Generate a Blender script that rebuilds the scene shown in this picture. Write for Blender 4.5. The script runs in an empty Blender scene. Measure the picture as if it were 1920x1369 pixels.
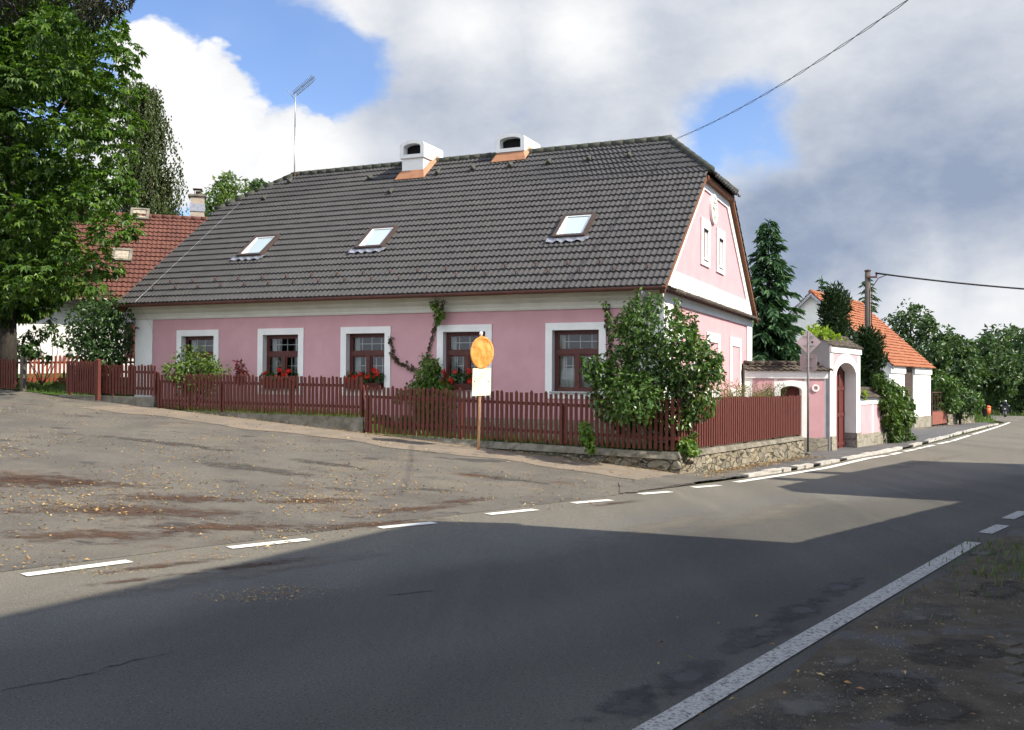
import bpy, math, random
import numpy as np
random.seed(7); rng = np.random.default_rng(11)
R = math.radians
SC = bpy.context.scene

# ------------------------------------------------------------------ camera, sky, sun, exposure
F = 1834.; PIT = math.atan(30.8/F); ROL = .0066; CZ = 2.1
fw = np.array([0, math.cos(PIT), math.sin(PIT)]); _r0 = np.array([1., 0, 0]); _u0 = np.array([0, -math.sin(PIT), math.cos(PIT)])
RT = _r0*math.cos(ROL)+_u0*math.sin(ROL); UP = _u0*math.cos(ROL)-_r0*math.sin(ROL)
CAM = np.array([0, 0, CZ])
cd = bpy.data.cameras.new('camera'); cam = bpy.data.objects.new('camera', cd); SC.collection.objects.link(cam)
cd.sensor_width = 36; cd.lens = 36*F/1920; cd.clip_start = .1; cd.clip_end = 3000
from mathutils import Matrix, Vector
cam.matrix_world = Matrix([[RT[i], UP[i], -fw[i], CAM[i]] for i in range(3)]+[[0, 0, 0, 1]])
SC.camera = cam
EL = R(41); SUNP = np.array([.925, -.380]); SUNP /= np.linalg.norm(SUNP)
SUND = np.array([SUNP[0]*math.cos(EL), SUNP[1]*math.cos(EL), math.sin(EL)])
sl = bpy.data.lights.new('sun', 'SUN'); sl.energy = 4.6; sl.angle = R(.5); sl.color = (1, .92, .79)
so = bpy.data.objects.new('sun', sl); SC.collection.objects.link(so); so.rotation_mode = 'QUATERNION'
so.rotation_quaternion = Vector(SUND).to_track_quat('Z', 'Y'); so.location = (20, -10, 30)
SC.view_settings.view_transform = 'Standard'; SC.view_settings.look = 'None'
SC.view_settings.exposure = .93; SC.view_settings.gamma = 1
SC.render.engine = 'CYCLES'; CY = SC.cycles
CY.use_adaptive_sampling = True; CY.adaptive_threshold = .03; CY.adaptive_min_samples = 16; CY.use_denoising = True
CY.max_bounces = 6; CY.diffuse_bounces = 3; CY.glossy_bounces = 3; CY.transmission_bounces = 3; CY.transparent_max_bounces = 6; CY.caustics_reflective = False; CY.caustics_refractive = False

def ray(px, py): return fw+RT*(px-960)/F-UP*(py-684.5)/F
def W(px, py, Y):
    r = ray(px, py); return CAM+r*(Y/r[1])

CLOUD_FILL = 1.75; SKYMUL = (.088, .094, .112)
def nrm_(v): v = np.array(v, float); return v/np.linalg.norm(v)
def build_world():
    w = bpy.data.worlds.new('World'); SC.world = w; w.use_nodes = True; w.cycles.sampling_method = 'MANUAL'; w.cycles.sample_map_resolution = 256
    nt = w.node_tree; N = nt.nodes; L = nt.links
    bg = N['Background']
    sky = N.new('ShaderNodeTexSky'); sky.sky_type = 'NISHITA'; sky.sun_disc = False
    sky.sun_elevation = EL; sky.sun_rotation = math.atan2(SUNP[0], SUNP[1]); sky.air_density = 1.0; sky.dust_density = .6; sky.ozone_density = 2.
    tc = N.new('ShaderNodeTexCoord'); D = tc.outputs['Generated']
    def math_(op, a, b=None, c=None, clamp=False):
        n = N.new('ShaderNodeMath'); n.operation = op; n.use_clamp = clamp
        for i, v in enumerate((a, b, c)):
            if v is None: continue
            if isinstance(v, (int, float)): n.inputs[i].default_value = v
            else: L.new(v, n.inputs[i])
        return n.outputs[0]
    def vm(op, a, b):
        n = N.new('ShaderNodeVectorMath'); n.operation = op
        for i, v in enumerate((a, b)):
            if isinstance(v, tuple): n.inputs[i].default_value = v
            else: L.new(v, n.inputs[i])
        return n
    def noise(vec, scale, detail=8, rough=.55, col=False):
        n = N.new('ShaderNodeTexNoise'); n.inputs['Scale'].default_value = scale; n.inputs['Detail'].default_value = detail
        n.inputs['Roughness'].default_value = rough; L.new(vec, n.inputs['Vector']); return n.outputs['Color' if col else 'Fac']
    def maprange(v, a, b, c=0., d=1., smooth=True):
        n = N.new('ShaderNodeMapRange'); n.interpolation_type = 'SMOOTHSTEP' if smooth else 'LINEAR'
        L.new(v, n.inputs[0])
        for i, x in enumerate((a, b, c, d)): n.inputs[i+1].default_value = x
        return n.outputs[0]
    flat = N.new('ShaderNodeMapping'); flat.inputs['Scale'].default_value = (1, 1, 1.7); L.new(D, flat.inputs['Vector'])
    FV = flat.outputs['Vector']
    nc = noise(FV, 5.5, 5, .6, True)
    off = vm('SUBTRACT', nc, (.5, .5, .5)).outputs[0]
    sc = N.new('ShaderNodeVectorMath'); sc.operation = 'SCALE'; L.new(off, sc.inputs[0]); sc.inputs['Scale'].default_value = .08
    DW = vm('NORMALIZE', vm('ADD', D, sc.outputs[0]).outputs[0], (0, 0, 0)).outputs[0]
    def blob(px, py, rout, top=1.):
        d = ray(px, py); d = d/np.linalg.norm(d)
        return maprange(math_('ARCCOSINE', math_('MINIMUM', vm('DOT_PRODUCT', DW, tuple(d)).outputs['Value'], 1.)), 0., rout/F, top, 0., False)
    def mx(l):
        o = l[0]
        for x in l[1:]: o = math_('MAXIMUM', o, x)
        return o
    nn = noise(FV, 8., 7, .62); nlow = noise(FV, 2.6, 4, .55); fine = math_('SUBTRACT', nn, .5)
    # cloud masses by direction; noise is added to the falloff, then thresholded softly
    cum = mx([blob(*q) for q in ((330,195,175), (425,140,85), (295,130,110), (400,270,190), (545,300,160), (650,320,150), (255,300,210), (600,270,100))])
    cumM = maprange(math_('ADD', cum, math_('MULTIPLY', fine, .75)), .33, .47)
    grey = mx([blob(*q) for q in ((880,130,330), (1090,120,360), (1250,40,330), (800,280,240), (1560,20,330), (1740,240,520), (1480,430,330), (1820,430,450), (1180,320,200), (1620,600,330), (1880,560,330), (700,-10,170), (1930,60,330), (1000,330,260))])
    hole = mx([blob(*q) for q in ((1390,240,150,.55), (1445,255,100,.5), (1325,285,100,.45), (640,100,120))])
    greyM = maprange(math_('ADD', math_('SUBTRACT', grey, math_('MULTIPLY', hole, .88)), math_('MULTIPLY', fine, .85)), .08, .56)
    d0 = ray(960, 500); d0 /= np.linalg.norm(d0)
    inview = maprange(vm('DOT_PRODUCT', D, tuple(d0)).outputs['Value'], math.cos(R(44)), math.cos(R(34)))
    other = math_('MULTIPLY', maprange(nlow, .47, .66), math_('SUBTRACT', 1., inview))
    bank = maprange(vm('DOT_PRODUCT', D, tuple(nrm_((-.45, -.85, .42)))).outputs['Value'], math.cos(R(62)), math.cos(R(34)))  # unseen cloud bank behind the camera, added to brighten the shaded facade
    thin = math_('MULTIPLY', maprange(nlow, .40, .8), .25)
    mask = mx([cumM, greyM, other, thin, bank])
    dark = mx([blob(*q) for q in ((1640,400,230), (1470,420,190), (1840,370,230,.9), (1750,270,300,.5), (1540,260,200,.45), (1180,330,160,.3), (820,230,200,.25))])
    white = mx([blob(*q) for q in ((330,200,260,1.2), (560,320,200,1.), (1100,60,170,.8), (1600,560,150,.5), (1730,540,180,.62), (1890,560,240,.5), (880,40,190,.55), (1480,40,200,.35), (1290,300,120,.5), (650,20,150,.6))])
    t_ = math_('ADD', .46, math_('ADD', math_('MULTIPLY', fine, .8), math_('MULTIPLY', math_('SUBTRACT', nlow, .5), .5)))
    t_ = math_('SUBTRACT', t_, math_('MULTIPLY', maprange(dark, .05, .70), .44))
    t_ = math_('ADD', t_, math_('MULTIPLY', maprange(white, .05, .75), .52))
    t_ = math_('MAXIMUM', math_('MINIMUM', t_, 1.02), .0)
    comb = N.new('ShaderNodeMix'); comb.data_type = 'RGBA'; comb.clamp_factor = False
    L.new(t_, comb.inputs['Factor']); comb.inputs['A'].default_value = (.168, .206, .280, 1); comb.inputs['B'].default_value = (.545, .545, .545, 1)
    ccol = N.new('ShaderNodeVectorMath'); ccol.operation = 'SCALE'; L.new(comb.outputs['Result'], ccol.inputs[0]); L.new(math_('ADD', 1., math_('MULTIPLY', bank, CLOUD_FILL)), ccol.inputs['Scale'])
    skys = N.new('ShaderNodeVectorMath'); skys.operation = 'MULTIPLY'; L.new(sky.outputs[0], skys.inputs[0]); skys.inputs[1].default_value = SKYMUL
    mix = N.new('ShaderNodeMix'); mix.data_type = 'RGBA'; L.new(mask, mix.inputs['Factor']); L.new(skys.outputs[0], mix.inputs['A']); L.new(ccol.outputs[0], mix.inputs['B'])
    # everything is divided by the background strength so that cloud values stay in picture units
    un = N.new('ShaderNodeVectorMath'); un.operation = 'SCALE'; L.new(mix.outputs['Result'], un.inputs[0]); un.inputs['Scale'].default_value = 10.
    L.new(un.outputs[0], bg.inputs['Color']); bg.inputs['Strength'].default_value = .1
build_world()

# ------------------------------------------------------------------ ground heights
def zr(Y):
    Y = min(Y, 115.); return -.016*3*math.log1p(math.exp((Y-19)/3.))
def onz(px, py, off=0.):
    r = ray(px, py); t = 10.
    for i in range(70): t = .5*t+.5*(CZ-zr(r[1]*t)-off)/-r[2]
    return CAM+r*t
def onplane(px, py, P, n):
    r = ray(px, py); return CAM+r*(((np.array(P)-CAM)@n)/(r@n))
LP = [onz(*p)[:2] for p in [(140,1067),(505,1020),(765,985),(960,961),(1110,942),(1228,926),(1325,913),(1465,892),(1550,878),(1627,860),(1688,849),(1750,835),(1824,815),(1865,802.5),(1893,792.5)]]
LP = [np.array([-4.81-.69*60, 10.84-.724*60])]+LP
LPA = np.array(LP)
def adist(x, y):
    p = np.array([x, y]); a = LPA[:-1]; b = LPA[1:]; d = b-a
    t = np.clip(((p-a)*d).sum(1)/(d*d).sum(1), 0, 1); q = a+d*t[:, None]; dd = ((p-q)**2).sum(1); i = dd.argmin()
    s = d[i, 0]*(p-a[i])[1]-d[i, 1]*(p-a[i])[0]
    return math.sqrt(dd[i])*(1 if s > 0 else -1)
def sm(a, b, x):
    t = min(1, max(0, (x-a)/(b-a))); return t*t*(3-2*t)
def zg(x, y):
    a = adist(x, y); f = sm(3.2, 5.2, x-(.0 if y < 30 else 4*sm(30, 40, y)))
    left = .08*(.15*math.log1p(math.exp((a-.6)/.15)) if a < 8 else a-.6); left = min(left, 2.3)
    right = .03*sm(.6, .8, a)
    return zr(y)*(f+(1-f)*math.exp(-max(0., a)/2.))+left*(1-f)+right*f
def G(px, py, zf=zg):
    r = ray(px, py); t = 3.
    while t < 200:
        p = CAM+r*t
        if p[2] < zf(p[0], p[1]): break
        t *= 1.04
    lo, hi = t/1.041, t
    for i in range(14):
        m = (lo+hi)/2; p = CAM+r*m
        if p[2] < zf(p[0], p[1]): hi = m
        else: lo = m
    return CAM+r*hi
def zs(x, y): return zr(y)+.03

# ------------------------------------------------------------------ materials
def M(name, col, col2=None, scale=4., rough=.8, bump=0., bscale=60., spec=.3, metal=0., spots=(), detail=6, lo=.35, hi=.65, stretch=(1, 1, 1), rot=0., bdist=.01):
    m = bpy.data.materials.new(name); m.use_nodes = True; nt = m.node_tree; N = nt.nodes; L = nt.links
    b = N['Principled BSDF']; b.inputs['Roughness'].default_value = rough; b.inputs['Metallic'].default_value = metal
    b.inputs['Specular IOR Level'].default_value = spec
    tc = N.new('ShaderNodeTexCoord').outputs['Object']
    def noise(sc, st=(1, 1, 1), det=detail, ro=0.):
        mp = N.new('ShaderNodeMapping'); mp.inputs['Scale'].default_value = st; mp.inputs['Rotation'].default_value = (0, 0, ro); L.new(tc, mp.inputs['Vector'])
        n = N.new('ShaderNodeTexNoise'); n.inputs['Scale'].default_value = sc; n.inputs['Detail'].default_value = det; n.inputs['Roughness'].default_value = .62
        L.new(mp.outputs[0], n.inputs['Vector']); return n.outputs['Fac']
    def rng_(v, a, c):
        n = N.new('ShaderNodeMapRange'); n.interpolation_type = 'SMOOTHSTEP'; L.new(v, n.inputs[0]); n.inputs[1].default_value = a; n.inputs[2].default_value = c; return n.outputs[0]
    def mixc(f, A, B):
        n = N.new('ShaderNodeMix'); n.data_type = 'RGBA'; L.new(f, n.inputs['Factor'])
        for k, v in (('A', A), ('B', B)):
            if isinstance(v, tuple): n.inputs[k].default_value = (*v, 1)
            else: L.new(v, n.inputs[k])
        return n.outputs['Result']
    out = None
    if col2 is not None: out = mixc(rng_(noise(scale, stretch, ro=rot), lo, hi), col, col2)
    for s in spots:
        c, sc, a, e = s[:4]; st = s[4] if len(s) > 4 else (1, 1, 1); ro = s[5] if len(s) > 5 else 0.
        f = rng_(noise(sc, st, ro=ro), a, e)
        out = mixc(f, out if out is not None else col, c)
    if out is None: b.inputs['Base Color'].default_value = (*col, 1)
    else: L.new(out, b.inputs['Base Color'])
    if bump:
        bn = N.new('ShaderNodeBump'); bn.inputs['Strength'].default_value = bump; bn.inputs['Distance'].default_value = bdist
        L.new(noise(bscale), bn.inputs['Height']); L.new(bn.outputs[0], b.inputs['Normal'])
    return m
def Mstone(name, cols, scale, gap=(.05, .045, .035), st=(1, 1, 1.6), gw=.05):
    m = bpy.data.materials.new(name); m.use_nodes = True; nt = m.node_tree; N = nt.nodes; L = nt.links; b = N['Principled BSDF']
    b.inputs['Roughness'].default_value = .9
    tc = N.new('ShaderNodeTexCoord').outputs['Object']; mp = N.new('ShaderNodeMapping'); mp.inputs['Scale'].default_value = st; L.new(tc, mp.inputs[0])
    nz = N.new('ShaderNodeTexNoise'); nz.inputs['Scale'].default_value = scale*1.3; L.new(mp.outputs[0], nz.inputs['Vector'])
    mv = N.new('ShaderNodeMix'); mv.data_type = 'RGBA'; mv.inputs['Factor'].default_value = .12; L.new(mp.outputs[0], mv.inputs['A']); L.new(nz.outputs['Color'], mv.inputs['B'])
    v1 = N.new('ShaderNodeTexVoronoi'); v1.inputs['Scale'].default_value = scale; L.new(mv.outputs['Result'], v1.inputs['Vector'])
    v2 = N.new('ShaderNodeTexVoronoi'); v2.feature = 'DISTANCE_TO_EDGE'; v2.inputs['Scale'].default_value = scale; L.new(mv.outputs['Result'], v2.inputs['Vector'])
    cr = N.new('ShaderNodeValToRGB'); e = cr.color_ramp.elements
    for i, c in enumerate(cols):
        x = i/(len(cols)-1)
        el = e[i] if i < 1 else (e[1] if i == 1 else e.new(x)); el.position = x; el.color = (*c, 1)
    sp = N.new('ShaderNodeSeparateColor'); L.new(v1.outputs['Color'], sp.inputs[0]); L.new(sp.outputs[0], cr.inputs[0])
    n2 = N.new('ShaderNodeTexNoise'); n2.inputs['Scale'].default_value = scale*7; n2.inputs['Detail'].default_value = 8; L.new(tc, n2.inputs['Vector'])
    mul = N.new('ShaderNodeMix'); mul.data_type = 'RGBA'; mul.blend_type = 'MULTIPLY'; mul.inputs['Factor'].default_value = .7
    mr0 = N.new('ShaderNodeMapRange'); L.new(n2.outputs['Fac'], mr0.inputs[0]); mr0.inputs[1].default_value = .3; mr0.inputs[2].default_value = .7; mr0.inputs[3].default_value = .55; mr0.inputs[4].default_value = 1.25
    L.new(cr.outputs[0], mul.inputs['A']); L.new(mr0.outputs[0], mul.inputs['B'])
    mr = N.new('ShaderNodeMapRange'); L.new(v2.outputs['Distance'], mr.inputs[0]); mr.inputs[1].default_value = gw*.3; mr.inputs[2].default_value = gw
    mx = N.new('ShaderNodeMix'); mx.data_type = 'RGBA'; L.new(mr.outputs[0], mx.inputs['Factor']); mx.inputs['A'].default_value = (*gap, 1); L.new(mul.outputs['Result'], mx.inputs['B'])
    L.new(mx.outputs['Result'], b.inputs['Base Color'])
    ad = N.new('ShaderNodeMath'); ad.operation = 'MULTIPLY_ADD'; L.new(n2.outputs['Fac'], ad.inputs[0]); ad.inputs[1].default_value = .5; L.new(mr.outputs[0], ad.inputs[2])
    bn = N.new('ShaderNodeBump'); bn.inputs['Strength'].default_value = .9; bn.inputs['Distance'].default_value = .03; L.new(ad.outputs[0], bn.inputs['Height']); L.new(bn.outputs[0], b.inputs['Normal'])
    return m
def Mleaf(name, cols, trans=.3, rough=.45):
    m = bpy.data.materials.new(name); m.use_nodes = True; nt = m.node_tree; N = nt.nodes; L = nt.links; b = N['Principled BSDF']
    b.inputs['Roughness'].default_value = rough; b.inputs['Specular IOR Level'].default_value = .35
    g = N.new('ShaderNodeNewGeometry'); cr = N.new('ShaderNodeValToRGB'); e = cr.color_ramp.elements
    for i, c in enumerate(cols):
        x = i/(len(cols)-1); el = e[i] if i < 2 else e.new(x); el.position = x; el.color = (*c, 1)
    L.new(g.outputs['Random Per Island'], cr.inputs[0]); L.new(cr.outputs[0], b.inputs['Base Color'])
    t = N.new('ShaderNodeBsdfTranslucent'); hs = N.new('ShaderNodeVectorMath'); hs.operation = 'MULTIPLY'; hs.inputs[1].default_value = (1.5, 1.6, .6)
    L.new(cr.outputs[0], hs.inputs[0]); L.new(hs.outputs[0], t.inputs['Color'])
    mx = N.new('ShaderNodeMixShader'); mx.inputs[0].default_value = trans; L.new(b.outputs[0], mx.inputs[1]); L.new(t.outputs[0], mx.inputs[2])
    L.new(mx.outputs[0], N['Material Output'].inputs['Surface']); return m
def Mglass(name, tint=(.8, .85, .85), refl=.12):
    m = bpy.data.materials.new(name); m.use_nodes = True; nt = m.node_tree; N = nt.nodes; L = nt.links
    t = N.new('ShaderNodeBsdfTransparent'); t.inputs[0].default_value = (*tint, 1); g = N.new('ShaderNodeBsdfGlossy'); g.inputs['Roughness'].default_value = .03
    f = N.new('ShaderNodeFresnel'); f.inputs[0].default_value = 1.5; a = N.new('ShaderNodeMath'); a.inputs[1].default_value = refl; L.new(f.outputs[0], a.inputs[0]); a.use_clamp = True
    mx = N.new('ShaderNodeMixShader'); L.new(a.outputs[0], mx.inputs[0]); L.new(t.outputs[0], mx.inputs[1]); L.new(g.outputs[0], mx.inputs[2])
    L.new(mx.outputs[0], N['Material Output'].inputs['Surface']); return m
ROADROT = -math.atan2(.8, .6)
m_pink = M('pink plaster', (.56, .325, .346), (.52, .295, .315), 1.3, .9, .25, 55, .2, spots=[((.58, .37, .395), 3., .62, .8, (1, 1, .5)), ((.42, .25, .275), 2.4, .60, .82, (1, 1, .25)), ((.585, .37, .39), 9., .62, .76), ((.46, .27, .295), 30., .58, .75)])
m_white = M('white plaster', (.80, .79, .76), (.74, .74, .71), 2., .9, .15, 60, .2, spots=[((.58, .57, .53), 3.2, .68, .84, (1, 1, .4))])
m_cream = M('cream plaster', (.64, .62, .54), (.58, .56, .49), 2., .9, .15, 60, .2)
m_plinth = M('rough plinth', (.42, .37, .29), (.22, .19, .15), 6., .95, .8, 30, .2, bdist=.03)
m_roof = M('dark concrete tiles', (.066, .064, .063), (.056, .054, .053), 2., .7, .3, 90, .3, spots=[((.074, .072, .068), 14, .58, .8), ((.055, .058, .046), 1.0, .6, .8), ((.076, .074, .07), .7, .64, .8, (3, 1, 1))])
m_ridge = M('ridge tiles', (.06, .06, .05), (.04, .045, .03), 3., .8, .3, 60, .3)
m_red = M('red clay tiles', (.135, .058, .042), (.10, .043, .033), 1.5, .85, .2, 60, .2, spots=[((.19, .088, .056), 9, .6, .8), ((.085, .045, .036), 2., .62, .85)])
m_orange = M('orange clay tiles', (.32, .128, .066), (.26, .098, .052), 2., .85, .2, 60, .2, spots=[((.42, .18, .085), 7, .6, .8)])
m_oldtile = M('weathered tiles', (.10, .082, .064), (.05, .042, .034), 5., .9, .4, 40, .2, spots=[((.14, .125, .095), 9, .6, .75)])
m_gutter = M('brown gutter', (.12, .045, .03), (.09, .035, .025), 3, .45, 0, spec=.4)
m_skyframe = M('dark brown cladding', (.07, .05, .042), (.055, .04, .035), 5, .5)
m_copper = M('copper sheet', (.36, .17, .085), (.29, .13, .065), 3., .6, spec=.5)
m_frame = M('brown window wood', (.10, .03, .022), (.075, .022, .018), 6, .5)
m_fence = M('red brown fence', (.118, .030, .019), (.08, .021, .014), 9, .7, .2, 40, stretch=(6, 6, .6), spots=[((.16, .05, .035), 5, .6, .8, (3, 3, .5))])
m_wood = M('orange verge wood', (.19, .085, .04), (.14, .06, .03), 6, .7)
m_concrete = M('old concrete', (.21, .19, .15), (.12, .11, .085), 3., .95, .6, 35, .2, spots=[((.07, .085, .035), 2.5, .55, .75), ((.30, .28, .24), 8, .6, .8)], bdist=.02)
m_stone = Mstone('rubble stone', [(.19, .165, .115), (.25, .22, .155), (.155, .135, .10), (.22, .18, .115), (.135, .125, .085)], 3.4)
m_stonep = Mstone('plinth stone', [(.24, .215, .165), (.30, .27, .21), (.2, .18, .13)], 2.2, gap=(.2, .18, .13), gw=.03)
m_dark = M('dark interior', (.012, .011, .010), rough=.9)
m_black = M('soot black', (.006, .006, .006), rough=.9)
m_glass = Mglass('window glass', (.75, .8, .78), .015)
m_skyglass = M('roof window glass', (.42, .50, .52), rough=.08, spec=.8)
m_curtain = M('white curtain', (.62, .62, .60), (.5, .5, .5), 20, .9)
m_lead = M('lead apron', (.42, .43, .47), (.3, .31, .34), 12, .35, metal=.5)
m_galv = M('galvanised steel', (.42, .43, .43), (.34, .35, .35), 8, .45, metal=.7)
m_signback = M("dull sign back", (.66, .55, .545), (.58, .48, .475), 5, .6)
m_gatered = M('dark red gate', (.115, .026, .021), (.085, .02, .017), 7, .6, stretch=(6, 6, .5))
m_rust = M('rusty sign face', (.60, .19, .03), (.74, .36, .10), 5., .42, spec=.6, spots=[((.30, .09, .02), 9, .58, .7), ((.88, .66, .34), 3.2, .58, .75)])
m_plate = M('bleached sign plate', (.80, .75, .56), (.72, .64, .42), 5., .6, spots=[((.45, .25, .10), 14, .70, .78)])
m_polepaint = M('peeling pole paint', (.62, .42, .26), (.45, .2, .09), 5, .6, stretch=(3, 3, 1))
m_bark = M('bark', (.055, .046, .037), (.028, .024, .02), 6, .95, .9, 25, stretch=(3, 3, .6), bdist=.04)
m_pole = M('weathered pole', (.12, .10, .085), (.07, .06, .05), 8, .9, stretch=(5, 5, .4))
m_wire = M('black wire', (.02, .02, .02), rough=.6)
m_brick = M('pale chimney brick', (.40, .34, .28), (.30, .25, .2), 9, .9, .4, 30)
m_binor = M('orange plastic', (.75, .13, .03), rough=.5)
m_iron = M('rusty iron', (.10, .05, .035), (.06, .03, .025), 12, .8)
m_paint = M('worn road paint', (.43, .415, .375), (.36, .35, .32), 14, .8, spots=[((.12, .118, .112), 22, .54, .62), ((.16, .155, .145), 55, .53, .62)])
m_paint2 = M('new road paint', (.72, .70, .62), (.64, .62, .55), 10, .8, spots=[((.2, .19, .17), 30, .64, .7)])
RS = (1, .06, 1)
m_asph = M('main asphalt', (.142, .131, .108), (.105, .097, .083), .5, .92, .5, 160, .25, stretch=(1, .12, 1), rot=-R(53.1-90)*-1, lo=.3, hi=.7,
           spots=[((.19, .17, .135), .9, .56, .8, (1, .1, 1), R(36.9)), ((.06, .059, .056), 48., .53, .63), ((.30, .29, .26), 60., .59, .67), ((.08, .077, .072), 1.6, .68, .74, (1, .18, 1), R(36.9))], bdist=.006)
def lane_wear_shade(m):  # pale dusty edge and darker lanes, lanes darkened further to deepen the road shade
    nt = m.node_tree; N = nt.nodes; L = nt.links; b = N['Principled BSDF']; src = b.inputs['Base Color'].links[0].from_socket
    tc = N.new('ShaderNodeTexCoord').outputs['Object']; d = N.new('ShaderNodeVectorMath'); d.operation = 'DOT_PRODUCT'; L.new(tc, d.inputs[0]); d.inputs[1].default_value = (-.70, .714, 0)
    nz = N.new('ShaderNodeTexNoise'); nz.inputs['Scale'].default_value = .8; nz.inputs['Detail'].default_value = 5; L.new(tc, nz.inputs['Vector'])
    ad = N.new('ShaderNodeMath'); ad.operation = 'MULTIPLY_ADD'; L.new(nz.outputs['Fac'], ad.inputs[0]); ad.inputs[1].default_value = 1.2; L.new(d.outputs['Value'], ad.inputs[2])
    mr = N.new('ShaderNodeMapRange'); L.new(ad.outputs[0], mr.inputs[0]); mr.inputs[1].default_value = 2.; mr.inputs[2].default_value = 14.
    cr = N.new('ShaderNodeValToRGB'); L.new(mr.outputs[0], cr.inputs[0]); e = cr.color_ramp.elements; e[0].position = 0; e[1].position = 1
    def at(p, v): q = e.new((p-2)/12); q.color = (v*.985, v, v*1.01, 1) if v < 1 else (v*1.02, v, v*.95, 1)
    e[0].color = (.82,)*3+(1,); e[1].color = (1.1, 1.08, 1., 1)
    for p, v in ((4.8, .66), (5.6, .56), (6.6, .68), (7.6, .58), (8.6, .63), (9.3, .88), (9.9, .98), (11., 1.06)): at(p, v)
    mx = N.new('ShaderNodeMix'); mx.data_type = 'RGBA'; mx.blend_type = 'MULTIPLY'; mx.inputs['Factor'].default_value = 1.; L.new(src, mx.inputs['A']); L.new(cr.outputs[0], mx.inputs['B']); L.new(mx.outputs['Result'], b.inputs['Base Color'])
lane_wear_shade(m_asph)
m_asph2 = M('old asphalt', (.135, .122, .10), (.098, .09, .078), .8, .95, .7, 120, .2,
            spots=[((.165, .142, .108), .5, .5, .75), ((.062, .058, .054), .8, .60, .66, (1, 1.8, 1)), ((.085, .045, .024), .42, .60, .74, (1, 1.9, 1)), ((.075, .04, .022), 1.7, .66, .74, (1, 2., 1)), ((.04, .04, .04), 45, .56, .66), ((.28, .26, .22), 42, .61, .69)], bdist=.012)
m_path = M('sandy worn path', (.21, .17, .13), (.165, .14, .11), 1.5, .95, .5, 90, .2, spots=[((.10, .09, .08), 3, .6, .72), ((.06, .055, .05), 150, .64, .75)])
m_pave = M('pavement asphalt', (.115, .112, .108), (.085, .083, .08), 1.5, .95, .5, 120, .2, spots=[((.17, .14, .10), 1.2, .62, .76), ((.2, .19, .18), 160, .66, .76)])
m_kerb = M('kerb stone', (.48, .45, .40), (.33, .31, .27), 3, .9, .4, 50)
m_dirt = M('shoulder dirt', (.135, .112, .084), (.088, .075, .058), 3., .98, .9, 60, .1, spots=[((.2, .185, .16), 90, .66, .76), ((.12, .115, .11), .9, .55, .62), ((.05, .06, .025), 1.4, .66, .76)], bdist=.03)
m_patch = M('asphalt patch', (.14, .132, .118), (.11, .105, .095), 3, .95, .6, 120, .2, spots=[((.05, .05, .05), 150, .6, .72), ((.2, .2, .19), 170, .68, .78)])
m_ground = M('earth and grass', (.05, .075, .02), (.07, .065, .035), 1.2, .95, .8, 30, .1, bdist=.05)
m_grass = M('lawn', (.06, .11, .02), (.04, .075, .015), 3, .95, .8, 40, .1, bdist=.05)
m_crack = M('crack fill', (.02, .02, .02), rough=.95)
m_needle = M('fallen needle litter', (.085, .04, .018), (.055, .03, .016), 6, .95, .6, 60)
l_chest = Mleaf('chestnut leaves', [(0.0254, 0.0637, 0.0093), (0.0462, 0.1042, 0.0121), (0.0751, 0.1447, 0.0167), (0.1153, 0.1911, 0.0204)], .32)
l_lilac = Mleaf('lilac leaves', [(0.0275, 0.0605, 0.0198), (0.044, 0.088, 0.0275), (0.066, 0.121, 0.033)], .22, .35)
l_bush = Mleaf('bush leaves', [(0.0299, 0.0692, 0.0168), (0.0524, 0.1078, 0.024), (0.0823, 0.154, 0.0336), (0.1196, 0.1848, 0.0361)], .22, .35)
l_light = Mleaf('light green leaves', [(.06, .11, .02), (.09, .15, .03), (.13, .18, .04)], .35)
l_ivy = Mleaf('vine leaves', [(0.045, 0.1015, 0.0144), (0.09, 0.174, 0.024), (0.15, 0.2175, 0.036)], .3)
l_bright = Mleaf('bright vine leaves', [(.13, .22, .02), (.2, .30, .03), (.26, .34, .05)], .35)
l_red = Mleaf('reddish leaves', [(.10, .022, .025), (.14, .03, .03), (.06, .03, .02)], .25)
l_brown = Mleaf('dry vine leaves', [(.10, .06, .035), (.07, .06, .03), (.05, .07, .02)], .25)
l_spruce = Mleaf('spruce needles', [(0.0314, 0.0764, 0.0322), (0.0493, 0.1092, 0.0429), (0.0673, 0.142, 0.0537)], .1, .6)
l_pine = Mleaf('pine needles', [(0.015, 0.0364, 0.012), (0.027, 0.0532, 0.0168), (0.0375, 0.07, 0.0216)], .1, .6)
l_birch = Mleaf('birch leaves', [(0.036, 0.0562, 0.0132), (0.054, 0.075, 0.0198), (0.072, 0.0938, 0.0242)], .3)
l_far = Mleaf('far leaves', [(0.0264, 0.06, 0.0168), (0.042, 0.084, 0.024), (0.06, 0.108, 0.0336), (0.084, 0.132, 0.042)], .2)
l_fall = Mleaf('fallen leaves', [(.24, .12, .04), (.36, .22, .08), (.46, .34, .14), (.20, .09, .03), (.3, .26, .10)], .0, .8)
l_flower = Mleaf('red blossoms', [(.60, .02, .012), (.72, .05, .02), (.5, .01, .01)], .2)
l_straw = Mleaf('straw grass', [(.22, .17, .08), (.12, .14, .04), (.30, .22, .11), (.09, .13, .03)], .3)
l_grass = Mleaf('grass blades', [(.05, .10, .015), (.08, .13, .02), (.11, .14, .03)], .3)
l_creep = Mleaf('creeper leaves', [(.03, .07, .01), (.055, .105, .014), (.085, .14, .02)], .25)

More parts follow.
